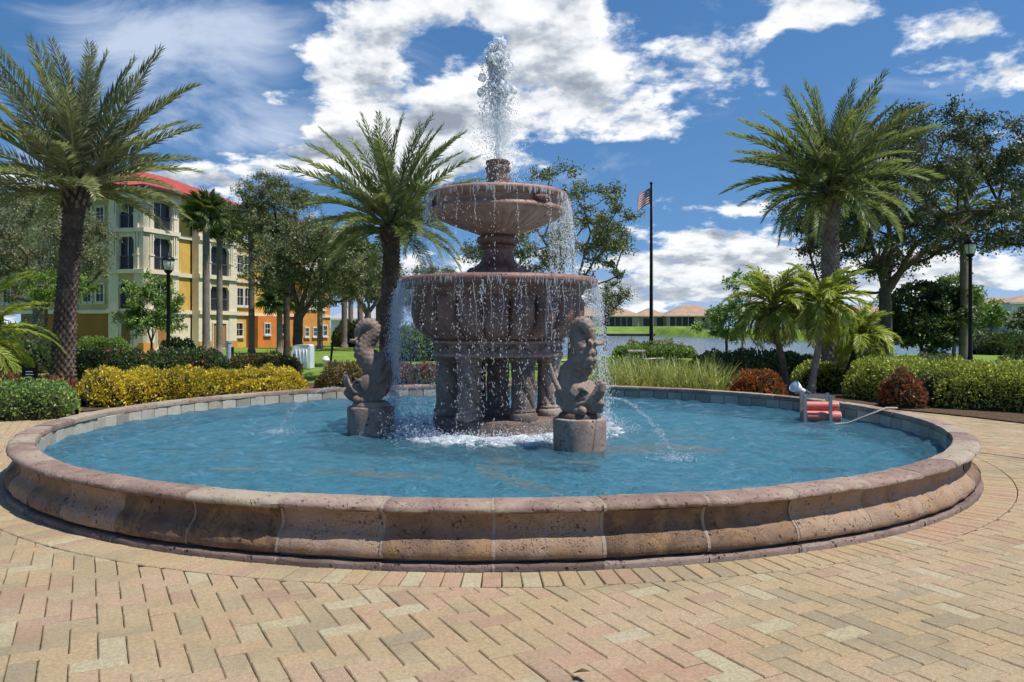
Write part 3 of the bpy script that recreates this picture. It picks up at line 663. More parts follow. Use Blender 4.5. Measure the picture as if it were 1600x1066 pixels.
# ------------------------------------------------------------------ feather palms
def frond_mesh(name, Ln, droop, seed, mat, nl=64, ll=.42, lw=.028, vang=35, twist=0., rw=.022, q0=.17, hang=.25):
    r = np.random.default_rng(seed); K = 24; s = np.linspace(0, 1, K)
    th = -droop*s**1.5; dx = np.cos(th)*Ln/(K-1); dz = np.sin(th)*Ln/(K-1)
    x = np.concatenate([[0], np.cumsum(dx[1:])]); z = np.concatenate([[0], np.cumsum(dz[1:])])
    wob = .04*Ln*np.sin(s*3+r.uniform(0, 6))*s
    C = np.stack([x, wob, z], 1)
    b = MB(); b.tube([tuple(p) for p in C], [rw*(1.5-1.35*q)+.003 for q in s], 5, cap=False)
    V0 = np.array(b.v); F0 = []
    for f in b.f: F0 += [(f[0], f[1], f[2]), (f[0], f[2], f[3])]
    parts = [(V0, np.array(F0))]
    q = np.linspace(q0, 1.0, nl); pos = np.stack([np.interp(q, s, C[:, i]) for i in range(3)], 1)
    tg = unit(np.stack([np.interp(q, s, np.gradient(C[:, i])) for i in range(3)], 1))
    up = unit(np.cross(tg, np.array([0, 1., 0]))); up = np.where(up[:, 2:3] < 0, -up, up)
    for sd in (-1, 1):
        side = np.cross(up, tg)*sd
        prof = np.clip(np.minimum(q/.3+.35, 1)*(1-.62*np.clip((q-.45)/.55, 0, 1)**1.3), .1, 1)
        fw = .45+.75*q[:, None]
        va = math.radians(vang)+r.normal(size=(nl, 1))*.22
        d = unit(tg*fw+side*np.cos(va)+up*np.sin(va)+r.normal(size=(nl, 3))*.09)
        n = len(q); ln = ll*prof*r.uniform(.8, 1.15, n)
        # each leaflet: base, mid pair, drooping tip
        sd2 = unit(np.cross(d, up)); md = pos+d*ln[:, None]*.4; w = lw*r.uniform(.8, 1.2, n)[:, None]
        tip = pos+d*ln[:, None]-np.array([0, 0, 1.])*ln[:, None]*hang*r.uniform(.4, 1.4, (n, 1))
        V = np.stack([pos, md+sd2*w*.5, tip, md-sd2*w*.5], 1).reshape(-1, 3); bb = np.arange(n)[:, None]*4
        parts.append((V, np.concatenate([bb+np.array([[0, 1, 2]]), bb+np.array([[0, 2, 3]])], 0)))
    V, Fc = merge(parts)
    return npmesh(name, V, Fc, mat)
def boot_trunk(h, r0, r1, seed, base=1.25, lean=(0, 0), top=1.3, nb=11, amp=.16):
    """palm trunk with spiral diamond leaf bases as relief"""
    n, k = 66, int(h*26); b = MB(); vs = []; rg = random.Random(seed); cs = []
    for i in range(k+1):
        z = h*i/k; q = z/h
        r = r0+(r1-r0)*q; r *= 1+(base-1)*max(0, 1-z/.7)**1.5; r *= 1+(top-1)*max(0, (q-.80)/.2)**1.2
        cx = lean[0]*q**1.3; cy = lean[1]*q**1.3
        row = z/(.115)
        for j in range(n):
            a = 2*math.pi*j/n; u_ = a/(2*math.pi)*nb
            p1 = (u_+row*.5) % 1.; p2 = (u_-row*.5) % 1.
            dm = min(1-abs(p1-.5)*2, 1-abs(p2-.5)*2); dm = 1-min(1, max(0, dm))
            ridge = (1-abs(p1*2-1))*(1-abs(p2*2-1))
            rr = r*(1-amp*.5+amp*1.6*ridge+.05*mnoise.noise(Vector((math.cos(a)*3, math.sin(a)*3, z*6+seed))))
            vs.append((cx+rr*math.cos(a), cy+rr*math.sin(a), z))
    fs = [(i*n+j, i*n+(j+1) % n, (i+1)*n+(j+1) % n, (i+1)*n+j) for i in range(k) for j in range(n)]
    b.add(vs, fs); return b
def date_palm(label, loc, h, r0, FL, seed, mat, nfr=58, lean=(0, 0), lo=-12, group='tall date palms round the plaza', arch=1.0, ll=.46, lw=.03):
    rg = random.Random(seed); t = thing('date_palm', label, 'palm tree', loc, 0, group)
    boot_trunk(h, r0, r0*.78, seed, lean=lean).build('trunk', M['datebark'], t, smooth=False)
    var = [frond_mesh('frond', FL, arch*d, seed+i, mat, ll=ll, lw=lw, rw=.028) for i, d in enumerate((.35, .6, .85, 1.1))]
    for k in range(nfr):
        q = k/(nfr-1); az = k*2.39996+rg.uniform(-.25, .25)
        el = R(86-(86-lo)*q**.85+rg.uniform(-7, 7)); vi = min(3, int(q*4))
        sc = (.74+.30*math.sin(math.pi*min(1, q*1.1+.15)))*rg.uniform(.9, 1.08)
        o = link('frond', var[vi], t, (lean[0]+.12*math.cos(az)*q, lean[1]+.12*math.sin(az)*q, h+.12-.30*q), None, sc)
        o.rotation_euler = (Matrix.Rotation(az, 3, 'Z') @ Matrix.Rotation(-el, 3, 'Y') @ Matrix.Rotation(rg.uniform(-.5, .5), 3, 'X')).to_euler()
    # cut leaf stubs under the crown
    st = MB()
    for k in range(34):
        az = k*2.4; z = h-.05-.6*k/34; rr = r0*.95
        st.tube([(lean[0]+rr*math.cos(az), lean[1]+rr*math.sin(az), z), (lean[0]+rr*1.35*math.cos(az), lean[1]+rr*1.35*math.sin(az), z+.16)], [.05, .03], 5)
    st.build('leaf_stubs', M['datebark'], t)
    return t
date_palm('tall silvery date palm with upswept fronds beside the red leaved bed', G(97, 22), ZP(292, 22), .30, 3.95, 11, L['frondgrey'], 60, lean=(.38, 0), lo=4, arch=.74, ll=.64, lw=.030)
date_palm('date palm behind the pool between the curled dolphin and the upper bowl', G(607, 25.5), ZP(352, 25.5), .31, 3.7, 23, L['frond'], 60, lean=(.12, 0), lo=-10, arch=1.0, ll=.50, lw=.027)
date_palm('date palm with cross hatched trunk rising out of the pygmy palms', G(1299, 22.5), ZP(296, 22.5), .27, 3.05, 37, L['frond'], 64, lean=(-.05, 0), lo=-14, arch=1.05, ll=.47, lw=.026)
def pygmy(label, loc, pts, r0, FL, seed, nfr=34, lo=-55, mat='pygmy'):
    rg = random.Random(seed); t = thing('pygmy_palm', label, 'palm tree', loc, 0, 'small arching palms in the beds')
    b = MB(); K = 26; pl = [Vector(p) for p in pts]
    def at(q):
        x = q*(len(pl)-1); i = min(int(x), len(pl)-2); return pl[i].lerp(pl[i+1], x-i)
    path = [at(k/K) for k in range(K+1)]
    b.tube(path, [r0*(1.25-.5*min(1, k/6) + (.55*max(0, (k-17)/9)))*(1+.12*(k % 2)) for k in range(K+1)], 12)
    b.build('trunk', M['datebark' if seed % 2 else 'bark2'], t)
    var = [frond_mesh('frond', FL, d, seed+i, L[mat], nl=44, ll=.30, lw=.020, vang=12, rw=.012, hang=.4) for i, d in enumerate((1.0, 1.45, 1.9))]
    e = pl[-1]
    for k in range(nfr):
        q = k/(nfr-1); az = k*2.39996+rg.uniform(-.3, .3); el = R(80-(80-lo)*q+rg.uniform(-8, 8))
        o = link('frond', var[min(2, int(q*3))], t, e, None, rg.uniform(.82, 1.1))
        o.rotation_euler = (Matrix.Rotation(az, 3, 'Z') @ Matrix.Rotation(-el, 3, 'Y') @ Matrix.Rotation(rg.uniform(-.4, .4), 3, 'X')).to_euler()
    return t
d = 19.5
pygmy('pygmy palm leaning over the red flowering mound with rusty lower fronds', G(1233, d), [(0, 0, 0), (-.15, 0, .8), (-.32, 0, 1.5), (-.34, 0, 2.15)], .10, 1.3, 51, 38, -38)
pygmy('upright lime green pygmy palm in front of the cross hatched trunk', G(1266, d-.6), [(0, 0, 0), (.10, 0, .7), (.24, 0, 1.4), (.30, 0, 2.2)], .10, 1.25, 52, 38, -38)
pygmy('short pygmy palm drooping to the right over the lime hedge', G(1312, d+.3), [(0, 0, 0), (.18, 0, .5), (.36, 0, 1.0), (.46, 0, 1.45)], .09, 1.05, 53, 30, -40)
pygmy('low bushy palm spilling arching fronds beside the black sign', G(-45, 19.5), [(0, 0, 0), (0, 0, .7), (0, 0, 1.35)], .12, 2.25, 54, 44, -35)
# ------------------------------------------------------------------ fan palms near the building
def fan_leaf(seed, mat):
    r = np.random.default_rng(seed); n = 30; a = np.linspace(-2.3, 2.3, n)
    pts = np.zeros((n, 3))+np.array([.8, 0, 0]); d = np.stack([np.cos(a), np.sin(a), -.25+.25*np.cos(a)], 1)+r.normal(size=(n, 3))*.05
    V, Fc = leaves(r, pts, d, .75*(1-.25*np.abs(a)/2.3), .085, nrm=np.tile([0, 0, 1.], (n, 1)))
    tip = V.reshape(n, 4, 3); tip[:, 2, 2] -= .22; V = tip.reshape(-1, 3)
    b = MB().tube([(0, 0, 0), (.4, 0, .05), (.85, 0, 0)], [.02, .014, .01], 4, cap=False)
    F0 = []
    for f in b.f: F0 += [(f[0], f[1], f[2]), (f[0], f[2], f[3])]
    return npmesh('fan_leaf', *merge([(np.array(b.v), np.array(F0)), (V, Fc)]), mat)
fans = [fan_leaf(i, L['sabal']) for i in range(3)]
def sabal(label, loc, h, r0, seed, nl=34, sc=1.):
    rg = random.Random(seed); t = thing('fan_palm', label, 'palm tree', loc, 0, 'fan palms on the lawn by the apartments')
    MB().lathe([(r0*1.5, -.05), (r0*1.2, .25)]+[(r0*(1.0-.12*k/20)*(1+.03*(k % 2)), .3+(h-.3)*k/20) for k in range(21)]+[(.05, h+.1)], 12).build('trunk', M['bark2'], t, smooth=True)
    for k in range(nl):
        q = k/(nl-1); az = k*2.4; el = R(85-130*q+rg.uniform(-8, 8))
        o = link('fan_leaf', fans[k % 3], t, (0, 0, h), None, sc*rg.uniform(.85, 1.15))
        o.rotation_euler = (Matrix.Rotation(az, 3, 'Z') @ Matrix.Rotation(-el, 3, 'Y') @ Matrix.Rotation(rg.uniform(-.6, .6), 3, 'X')).to_euler()
for (px, dd, ytop, rr, sd, lab) in [(322, 48, 335, .22, 1, 'fan palm with flared foot by the cream lattice bay'), (343, 50, 352, .19, 2, 'slim fan palm beside the second lanai bay'), (393, 52, 350, .2, 3, 'fan palm before the paired windows of the orange wing'),
                                    (437, 52, 468, .2, 4, 'short fan palm with full head before the orange ground floor'), (500, 62, 380, .22, 5, 'fan palm against the far orange end wall'), (538, 66, 400, .24, 6, 'fan palm just past the orange end wall'),
                                    (548, 80, 430, .26, 7, 'slender palm behind the lawn hedge by the white house'), (563, 70, 400, .26, 8, 'grey trunked palm over the curled dolphin tail'), (592, 68, 455, .28, 9, 'dark palm close behind the date palm trunk')]:
    sabal(lab, G(px, dd), ZP(ytop, dd), rr, sd, sc=1.15 if dd > 60 else 1.)
# ------------------------------------------------------------------ broadleaf trees
def btree(label, px, d, fork_y, box, seed, nclump, nleaf, lm='oak', name='oak_tree', tr=.2, depth=.9, lean=0., clump=.75, leaf=(.12, .055), group='broad oaks round the park', bark='bark'):
    x0, x1, y0, y1 = box; s = d/F; b = G(px, d)
    c = ((x0+x1)/2-px)*s, 0, (ZP(y0, d)+ZP(y1, d))/2; rad = (x1-x0)/2*s, (x1-x0)/2*s*depth, (y1-y0)/2*s
    return broadleaf(name, label, 'tree', b, ZP(fork_y, d), c, rad, seed, nclump, nleaf, leaf, tr, lm, clump, group, (lean, 0), bark=bark)
btree('broad dark live oak spreading behind the right date palm', 1384, 35, 455, (1215, 1640, 185, 450), 101, 210, 70000, 'oakdark', tr=.27, clump=.85, leaf=(.15, .075))
btree('airy oak behind the fountain bowls near the flagpole', 893, 33, 470, (715, 1000, 275, 460), 102, 105, 26000, tr=.14, clump=.62, leaf=(.12, .06))
btree('forked oak with low limbs over the white covered box', 466, 35, 495, (395, 598, 345, 480), 103, 95, 32000, tr=.22, clump=.7)
btree('tall oak standing before the apartment roof between fan palms', 448, 44, 470, (355, 500, 272, 420), 104, 80, 28000, tr=.18, clump=.75)
btree('pale grey oak behind the silvery date palm', 60, 38, 470, (-70, 170, 300, 470), 105, 95, 30000, tr=.25, clump=.8)
btree('second grey oak beyond the low bushy palm', -40, 46, 480, (-130, 70, 250, 440), 106, 60, 17000, tr=.25, clump=.85)
btree('small bright green tree before the brown garage wall', 72, 36, 480, (45, 145, 425, 478), 107, 20, 4200, 'bright', name='young_tree', tr=.07, clump=.5, leaf=(.14, .05), group='young trees by the apartments')
btree('slim young magnolia in front of the cream lattice window', 237, 44, 535, (193, 285, 430, 540), 108, 60, 11000, 'green', name='young_tree', tr=.06, clump=.45, leaf=(.15, .07), group='young trees by the apartments')
btree('thin sapling at the lake edge left of the pygmy palms', 1160, 44, 520, (1130, 1192, 412, 505), 109, 14, 1500, 'green', name='young_tree', tr=.06, clump=.45, leaf=(.16, .09), group='young trees by the lake')
btree('leafy sea grape thicket under the dark oak', 1440, 41, 540, (1385, 1515, 440, 560), 110, 85, 19000, 'dark', name='sea_grape', tr=.1, clump=.65, leaf=(.17, .13), group='trees by the lake')
btree('loose seagrape tree beside the grey palm trunk', 1490, 46, 500, (1440, 1545, 435, 500), 111, 26, 5200, 'green', name='sea_grape', tr=.1, clump=.6, leaf=(.17, .1), group='trees by the lake')
btree('round tree behind the lawn hedge', 690, 70, 500, (620, 760, 420, 500), 112, 50, 10000, tr=.25, clump=1.2, leaf=(.2, .1), group='trees beyond the lawn')
btree('dense green tree over the orange end wall', 575, 60, 490, (480, 660, 410, 480), 113, 60, 14000, tr=.25, clump=1.1, leaf=(.18, .09), group='trees beyond the lawn')
btree('lakeside tree behind the red mound and pygmy palms', 1135, 46, 530, (1095, 1180, 470, 545), 114, 26, 6000, 'green', name='young_tree', tr=.08, clump=.5, leaf=(.15, .08), group='young trees by the lake')
btree('small lake tree below the middle oak', 945, 60, 500, (905, 985, 440, 500), 115, 24, 4500, tr=.12, clump=.8, leaf=(.16, .08), group='trees by the lake')
# grey royal palm trunk beside the lamp
t = thing('royal_palm', 'royal palm with smooth grey trunk beside the black lamp post', 'palm tree', G(1507, 40))
MB().lathe([(.30, -.05), (.26, .4), (.22, 2.), (.21, 4.5), (.19, ZP(330, 40)), (.12, ZP(325, 40))], 16).build('trunk', M['bark2'], t, smooth=True)
rf_ = frond_mesh('frond', 2.6, 1.2, 77, L['frond'], nl=50, ll=.5, lw=.04, rw=.03)
for k in range(14):
    o = link('frond', rf_, t, (0, 0, ZP(327, 40))); o.rotation_euler = (Matrix.Rotation(k*2.4, 3, 'Z') @ Matrix.Rotation(-R(75-6*k), 3, 'Y')).to_euler()
# ------------------------------------------------------------------ hedges and shrubs
def hedge(name, label, cat, path, w, h, lm, seed, dens=700, leaf=(.075, .04), lump=.22, group=None, flowers=None, upright=.5):
    """path: ground points; rounded clipped cross section with lumps, leaves over and through it"""
    nr = np.random.default_rng(seed); path = [Vector(p) for p in path]
    base = path[0].copy(); root = thing(name, label, cat, base, 0, group)
    seg_ = [(path[i+1]-path[i]).length for i in range(len(path)-1)]; tot = sum(seg_)
    cum = np.concatenate([[0], np.cumsum(seg_)]); PA = np.array([list(p-base) for p in path])
    def surf(sv, av, k=1.0):
        c = np.stack([np.interp(sv, cum, PA[:, i]) for i in range(3)], 1)
        e = .02; c2 = np.stack([np.interp(np.minimum(sv+e, tot), cum, PA[:, i]) for i in range(3)], 1); c1 = np.stack([np.interp(np.maximum(sv-e, 0), cum, PA[:, i]) for i in range(3)], 1)
        tg = unit(c2-c1); sd = np.stack([-tg[:, 1], tg[:, 0], np.zeros(len(tg))], 1)
        co, si = np.cos(av), np.sin(av)
        g = np.sign(co)*np.abs(co)**.6; hh_ = np.abs(si)**.6
        lu = np.array([1+lump*(mnoise.noise(Vector((s*1.6+seed, a*1.1, 3.)))+.6*mnoise.noise(Vector((s*4.3, a*2.5+seed, 1.)))) for s, a in zip(sv, av)])
        end = np.clip(np.minimum(sv, tot-sv)/(h*.55), .0, 1)**.5; lu = lu*(.25+.75*end)*k
        p = c+sd*(g*w/2*lu)[:, None]; p[:, 2] += hh_*h*lu
        n = unit(sd*(co*h)[:, None]+np.array([0, 0, 1.])*(si*w/2+.05)[:, None]); n = unit(n+tg*(np.where(sv < tot/2, -1, 1)*(1-end))[:, None])
        return p, n
    area = tot*(2*h+w)*.9; n = int(area*dens)
    sv = nr.uniform(0, tot, n); av = nr.uniform(0, math.pi, n); dp = 1-np.abs(nr.normal(size=n))*.11+.03
    p, no = surf(sv, av, dp)
    d_ = no*.7+nr.normal(size=(n, 3))*.75+np.array([0, 0, upright])
    V, Fc = leaves(nr, p, d_, leaf[0]*nr.uniform(.6, 1.35, n), leaf[1]*nr.uniform(.7, 1.3, n))
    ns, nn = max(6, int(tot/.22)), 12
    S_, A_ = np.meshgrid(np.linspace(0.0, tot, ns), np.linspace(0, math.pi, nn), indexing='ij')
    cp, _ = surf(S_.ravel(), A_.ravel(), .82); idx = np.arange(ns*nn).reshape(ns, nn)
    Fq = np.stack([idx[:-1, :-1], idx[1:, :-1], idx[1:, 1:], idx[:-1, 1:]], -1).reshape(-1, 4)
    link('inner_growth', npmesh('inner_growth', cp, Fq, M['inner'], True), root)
    link('foliage', npmesh('foliage', V, Fc, L[lm]), root)
    if flowers:
        nf = flowers[1]; sv = nr.uniform(0, tot, nf); av = nr.uniform(.3, 2.8, nf); p, no = surf(sv, av, 1.05); k = 6
        pp = np.repeat(p, k, 0); dd = np.repeat(no, k, 0)*.5+nr.normal(size=(nf*k, 3))*.8
        link('flowers', npmesh('flowers', *leaves(nr, pp, dd, flowers[2], flowers[2]*.8), L[flowers[0]]), root)
    return root
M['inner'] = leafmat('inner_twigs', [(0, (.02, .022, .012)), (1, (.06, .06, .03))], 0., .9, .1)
def arc(Rr, a0, a1, n=14, z=0): return [(Rr*math.cos(R(a0+(a1-a0)*i/n)), Rr*math.sin(R(a0+(a1-a0)*i/n)), z) for i in range(n+1)]
def line(px0, d0, px1, d1, n=8): return [G(px0+(px1-px0)*i/n, d0+(d1-d0)*i/n) for i in range(n+1)]
hedge('shrub_bed', 'bright green rounded shrub bed at the plaza edge', 'shrub', line(-130, 14.2, 120, 15.0), 1.5, .62, 'green', 201, 1000, (.06, .032))
hedge('croton_hedge', 'golden yellow croton hedge along the pool wall', 'hedge', line(130, 16.4, 260, 17.9, 4)+line(300, 18.2, 480, 19.0, 5), 1.5, .68, 'yellow', 202, 1500, (.068, .030), .34, upright=.6)
hedge('red_plants', 'low dark red leaved plants at the foot of the silvery palm', 'plants', line(-40, 18.5, 110, 18.0), 1.2, .46, 'red', 203, 500, (.15, .05), .35, upright=1.)
hedge('hibiscus_hedge', 'dark hibiscus hedge dotted with pink flowers behind the yellow hedge', 'hedge', line(110, 23.5, 360, 25.0), 1.2, .95, 'dark', 204, 520, (.09, .06), .3, flowers=('flower', 34, .07))
hedge('low_hedge', 'low dark hedge strip before the white covered box', 'hedge', line(350, 26.5, 470, 28), 1.0, .72, 'bronze', 217, 450, (.08, .05))
hedge('bronze_hedge', 'bronze brown hedge behind the curled dolphin', 'hedge', line(492, 19.3, 600, 19.8), 1.2, .78, 'bronze', 205, 850, (.075, .04))
hedge('pink_shrubs', 'pinkish low shrubs beside the date palm trunk', 'shrub', line(596, 22.5, 690, 23), .9, .62, 'red', 206, 450, (.09, .05), .3)
hedge('clipped_hedge', 'clipped green hedge under the lattice window of the apartments', 'hedge', line(112, 42, 205, 42), 1.2, 1.1, 'bright', 207, 350, (.10, .06))
hedge('dark_bush', 'dark bush at the foot of the young magnolia', 'shrub', line(250, 45, 304, 45), 1.3, 1.0, 'dark', 208, 300, (.12, .08), .35)
hedge('green_hedge', 'dark green hedge between strap leaves and pygmy palms', 'hedge', line(1075, 22.5, 1275, 23.5), 1.3, .92, 'dark', 209, 600, (.085, .055), .2)
hedge('green_hedge', 'mid green low hedge behind the strap leaves before the bench', 'hedge', line(925, 24, 1080, 23), 1.2, .72, 'green', 221, 450, (.085, .05))
hedge('ixora_mound', 'red flowering ixora mound behind the pool wall', 'shrub', line(1140, 18.4, 1226, 18.2), 1.3, .66, 'ixora', 210, 1100, (.07, .04), .15)
hedge('lime_hedge', 'yellow green hedge curving round the plaza beside the paving', 'hedge', line(1345, 19.2, 1430, 17.6, 4)+line(1470, 16.9, 1680, 15.3, 6), 1.7, .92, 'lime', 211, 1300, (.065, .036), .16)
hedge('lime_hedge', 'yellow green hedge showing between the palm trunks', 'hedge', line(1236, 20.8, 1372, 20.5), 1.0, .72, 'lime', 212, 700, (.075, .045), .16)
hedge('red_shrub', 'dark red shrub at the end of the yellow green hedge', 'shrub', line(1372, 16.6, 1448, 16.2), .9, .78, 'red', 213, 1000, (.075, .045), .25)
hedge('flagpole_hedge', 'clipped hedge ring topped with pale shrubs round the flagpole', 'hedge', line(958, 44, 1087, 44), 1.6, .62, 'green', 214, 420, (.10, .06), .1)
hedge('pale_shrubs', 'pale loose shrubs inside the flagpole hedge', 'shrub', line(975, 45, 1070, 45), 1.2, .86, 'lily', 219, 260, (.11, .06), .4)
hedge('olive_bush', 'olive bush on the lawn before the lamp post', 'shrub', line(1428, 29, 1495, 29), 1.2, .62, 'oak', 215, 500, (.09, .04), .35)
hedge('round_bush', 'dark leafy bush on the lawn beyond the yellow green hedge', 'shrub', line(1562, 25, 1650, 25), 1.4, .72, 'dark', 216, 500, (.12, .07), .25)
hedge('lawn_shrubs', 'tall loose shrubs on the lawn behind the falling water', 'shrub', line(612, 40, 735, 42), 2., 1.9, 'green', 222, 160, (.15, .08), .4)
hedge('lake_hedge', 'trimmed dark hedge at the back of the lawn', 'hedge', line(520, 70, 600, 72), 2., 2.2, 'dark', 218, 120, (.2, .12), .2)
hedge('reed_strip', 'dry tan reeds along the lake bank', 'reeds', line(1515, 52, 1640, 50), 2.5, .7, 'lily', 220, 130, (.3, .05), .4, upright=2.)
for (px, dd, w_, h_, sd, lab) in [(30, 30, 3., 1.5, 231, 'dark bushes behind the low bushy palm'), (1590, 50, 4, 1.2, 232, 'scrub bush on the lake bank far right')]:
    hedge('dark_bush', lab, 'shrub', line(px-70, dd, px+60, dd), w_, h_, 'dark', sd, 160, (.16, .1), .4)
# strap-leaved lilies behind the pool wall
nr = np.random.default_rng(9); t = thing('strap_lilies', 'arching yellow green strap leaves behind the pool wall', 'plants', G(1010, 18.6))
parts = []
for k in range(2000):
    px = nr.uniform(925, 1130); dd = nr.uniform(17.6, 20.3); p = np.array(G(px, dd))-np.array(G(1010, 18.6)); az = nr.uniform(0, 6.28); ln = nr.uniform(.75, 1.2); q = np.linspace(0, 1, 5); dr_ = nr.uniform(.25, .8)
    c = np.stack([p[0]+np.cos(az)*ln*dr_*q**1.3, p[1]+np.sin(az)*ln*dr_*q**1.3, ln*(q-.45*dr_*q**2.2)], 1)
    sd = np.array([-np.sin(az), np.cos(az), 0])*.016; wq = (1-.85*q)[:, None]
    V = np.concatenate([c-sd*wq, c+sd*wq]); Fc = []
    for i in range(4): Fc += [(i, i+1, i+6), (i, i+6, i+5)]
    parts.append((V, np.array(Fc)))
link('blades', npmesh('blades', *merge(parts), L['lily']), t)
nr = np.random.default_rng(10)
# ------------------------------------------------------------------ ground, lake, far shore
def lake_near(x): return 49+max(0, x-20)*.55+max(0, -8-x)*8
def lake_far(x): return 207 if x < 36 else (207-(x-36)*8 if x < 50 else 95)
def sstep(a, b, x): q = min(1, max(0, (x-a)/(b-a))); return q*q*(3-2*q)
def gz(x, dcam):
    n_, f_ = lake_near(x-CX), lake_far(x-CX)
    z = 0.
    if n_ < f_: z = -2.0*sstep(n_-1, n_+4, dcam)*(1-sstep(f_-.5, f_+.5, dcam))
    if dcam > f_: z += 2.0*sstep(f_, f_+26, dcam) if f_ > 150 else .9*sstep(f_, f_+20, dcam)
    if n_ >= f_ : z = 0.
    z += .10*mnoise.noise(Vector((x*.08, dcam*.08, 0)))*sstep(28, 45, dcam)
    return z
xs = np.concatenate([np.linspace(-1500, -160, 12), np.arange(-150, 150.1, 2.), np.linspace(160, 1500, 12)])
ds = np.concatenate([np.linspace(-60, -4, 6), np.arange(0, 60, 1.5), np.arange(60, 300, 2.), np.linspace(310, 2500, 14)])
V = np.array([[x, CY+dc, gz(x, dc)-.03] for dc in ds for x in xs]); idx = np.arange(len(xs)*len(ds)).reshape(len(ds), len(xs))
Fq = np.stack([idx[:-1, :-1], idx[:-1, 1:], idx[1:, 1:], idx[1:, :-1]], -1).reshape(-1, 4)
m, t = newmat('lawn'); pos = t.node('ShaderNodeNewGeometry').outputs['Position']
n1 = t.noise(pos, .35, 5, .6); n2 = t.noise(pos, 7., 5, .7)
c = t.ramp(t.m('ADD', t.m('MULTIPLY', n1, .6), t.m('MULTIPLY', n2, .4)), [(.3, (.075, .13, .022)), (.5, (.15, .23, .035)), (.7, (.26, .33, .07))])
finish(t, c, .9, t.bump(t.noise(pos, 40., 3, .7), .8, .04), .15)
tag(link('ground', npmesh('ground', V, Fq, m, True)), 'green lawn round the plaza and lake', kind='structure')
m, t = newmat('lake_water'); pos = t.node('ShaderNodeNewGeometry').outputs['Position']
nb = t.bump(t.m('ADD', t.noise(t.vm('MULTIPLY', pos, (.35, 1.1, 1)), 1.2, 4, .6), t.m('MULTIPLY', t.noise(pos, 5., 3), .3)), .75, .16)
finish(t, (.055, .085, .13), .16, nb, .5)
tag(MB().add([(-60, CY+40, -.5), (400, CY+40, -.5), (400, CY+260, -.5), (-60, CY+260, -.5)], [(0, 1, 2, 3)]).build('lake', m), 'grey blue lake beyond the park lawn', kind='structure')
# planting bed mulch behind the basin
m, t = newmat('mulch'); pos = t.node('ShaderNodeNewGeometry').outputs['Position']
finish(t, t.ramp(t.noise(pos, 14., 5, .7), [(.3, (.05, .032, .022)), (.55, (.13, .085, .055)), (.75, (.23, .17, .12))]), .95, t.bump(t.noise(pos, 30., 5, .7), 1., .04), .1)
bed = MB(); pl = []
for i in range(61):
    a = R(-8+196*i/60); pl += [((9.25 if 20 < -8+196*i/60 < 160 else 9.25)*math.cos(a)*(.9 if False else 1), 8.6*math.sin(a)), (16.5*math.cos(a), 13.*math.sin(a))]
bed.add([(x, y+.2, .022 if i % 2 else .03) for i, (x, y) in enumerate(pl)], [(2*i, 2*i+1, 2*i+3, 2*i+2) for i in range(60)])
tag(bed.build('planting_bed', m), 'brown mulch beds round the plaza', kind='structure')
# pale path and bench near the lake
conc = plain('concrete', (.42, .38, .32), .85, var=.15, scale=3)
pa = MB(); pth = [G(600, 31, 0), G(760, 38, 0), G(940, 40.5, 0), G(1010, 41.2, 0), G(1040, 42.5, 0)]
pa.add([v_ for p in pth for v_ in ((p.x, p.y-.55, .05), (p.x, p.y+.55, .05))], [(2*i, 2*i+2, 2*i+3, 2*i+1) for i in range(4)])
tag(pa.build('path', conc), 'pale concrete path to the bench', kind='structure')
t = thing('park_bench', 'small pale concrete bench before the flagpole hedge', 'bench', G(994, 42.5))
MB().box(-.45, .45, -.2, .2, .38, .46, bev=.015).build('seat', conc, t)
for s in (-1, 1): MB().box(s*.34-.06, s*.34+.06, -.16, .16, 0, .378).build('leg', conc, t)
# seawalls
sw = plain('seawall_concrete', (.10, .095, .085), .9, scale=1.)
def seawall(label, xa, xb, dist, z0, z1):
    t = thing('seawall', label, 'seawall', (CX+xa, CY+dist, 0), 0, 'seawalls of the lake')
    w = xb-xa; MB().box(0, w, -.25, .1, -1.5, z1-.12).build('wall', sw, t); MB().box(0, w, -.4, .25, z1-.118, z1).build('cap', plain('seawall_cap', (.30, .28, .24), .9, scale=1), t)
seawall('long dark seawall below the far lawn across the lake', -30, 37, 206.5, -.5, .12)
seawall('nearer seawall on the right bank before the pale blue house', 49.5, 120, 94.5, -.5, .3)
# ------------------------------------------------------------------ lamp posts
glassm, t = newmat('frosted_glass'); finish(t, (.72, .70, .62), .35, None, .5, 0, {'Transmission Weight': .25})
def lamp(label, loc, h):
    t = thing('street_lamp', label, 'lamp post', loc, 0, 'black lamp posts')
    MB().lathe([(.0, 0), (.17, 0), (.17, .10), (.14, .14), (.12, .35), (.10, .5), (.085, .55), (.075, 1.), (.065, h-.95), (.08, h-.93), (.08, h-.88), (.055, h-.85)], 20).build('post', M['black'], t, smooth=True)
    MB().lathe([(.05, h-.86), (.09, h-.82), (.13, h-.78), (.16, h-.72), (.15, h-.70)], 20).build('collar', M['black'], t, smooth=True)
    MB().lathe([(.13, h-.71), (.17, h-.60), (.20, h-.48), (.205, h-.33), (.19, h-.31)], 20).build('globe', glassm, t, smooth=True)
    r_ = MB().lathe([(.23, h-.33), (.24, h-.31), (.20, h-.25), (.11, h-.16), (.07, h-.13), (.06, h-.10), (.03, h-.08), (.03, h-.03), (.0, h)], 20).build('cap', M['black'], t, smooth=True)
    for k in range(4):
        a = R(45+90*k); MB().tube([(.15*math.cos(a), .15*math.sin(a), h-.71), (.215*math.cos(a), .215*math.sin(a), h-.47), (.222*math.cos(a), .222*math.sin(a), h-.31)], .011, 5).build('glazing_bar', M['black'], t)
lamp('black lamp post standing behind the golden croton hedge', G(263, 31), ZP(394, 31))
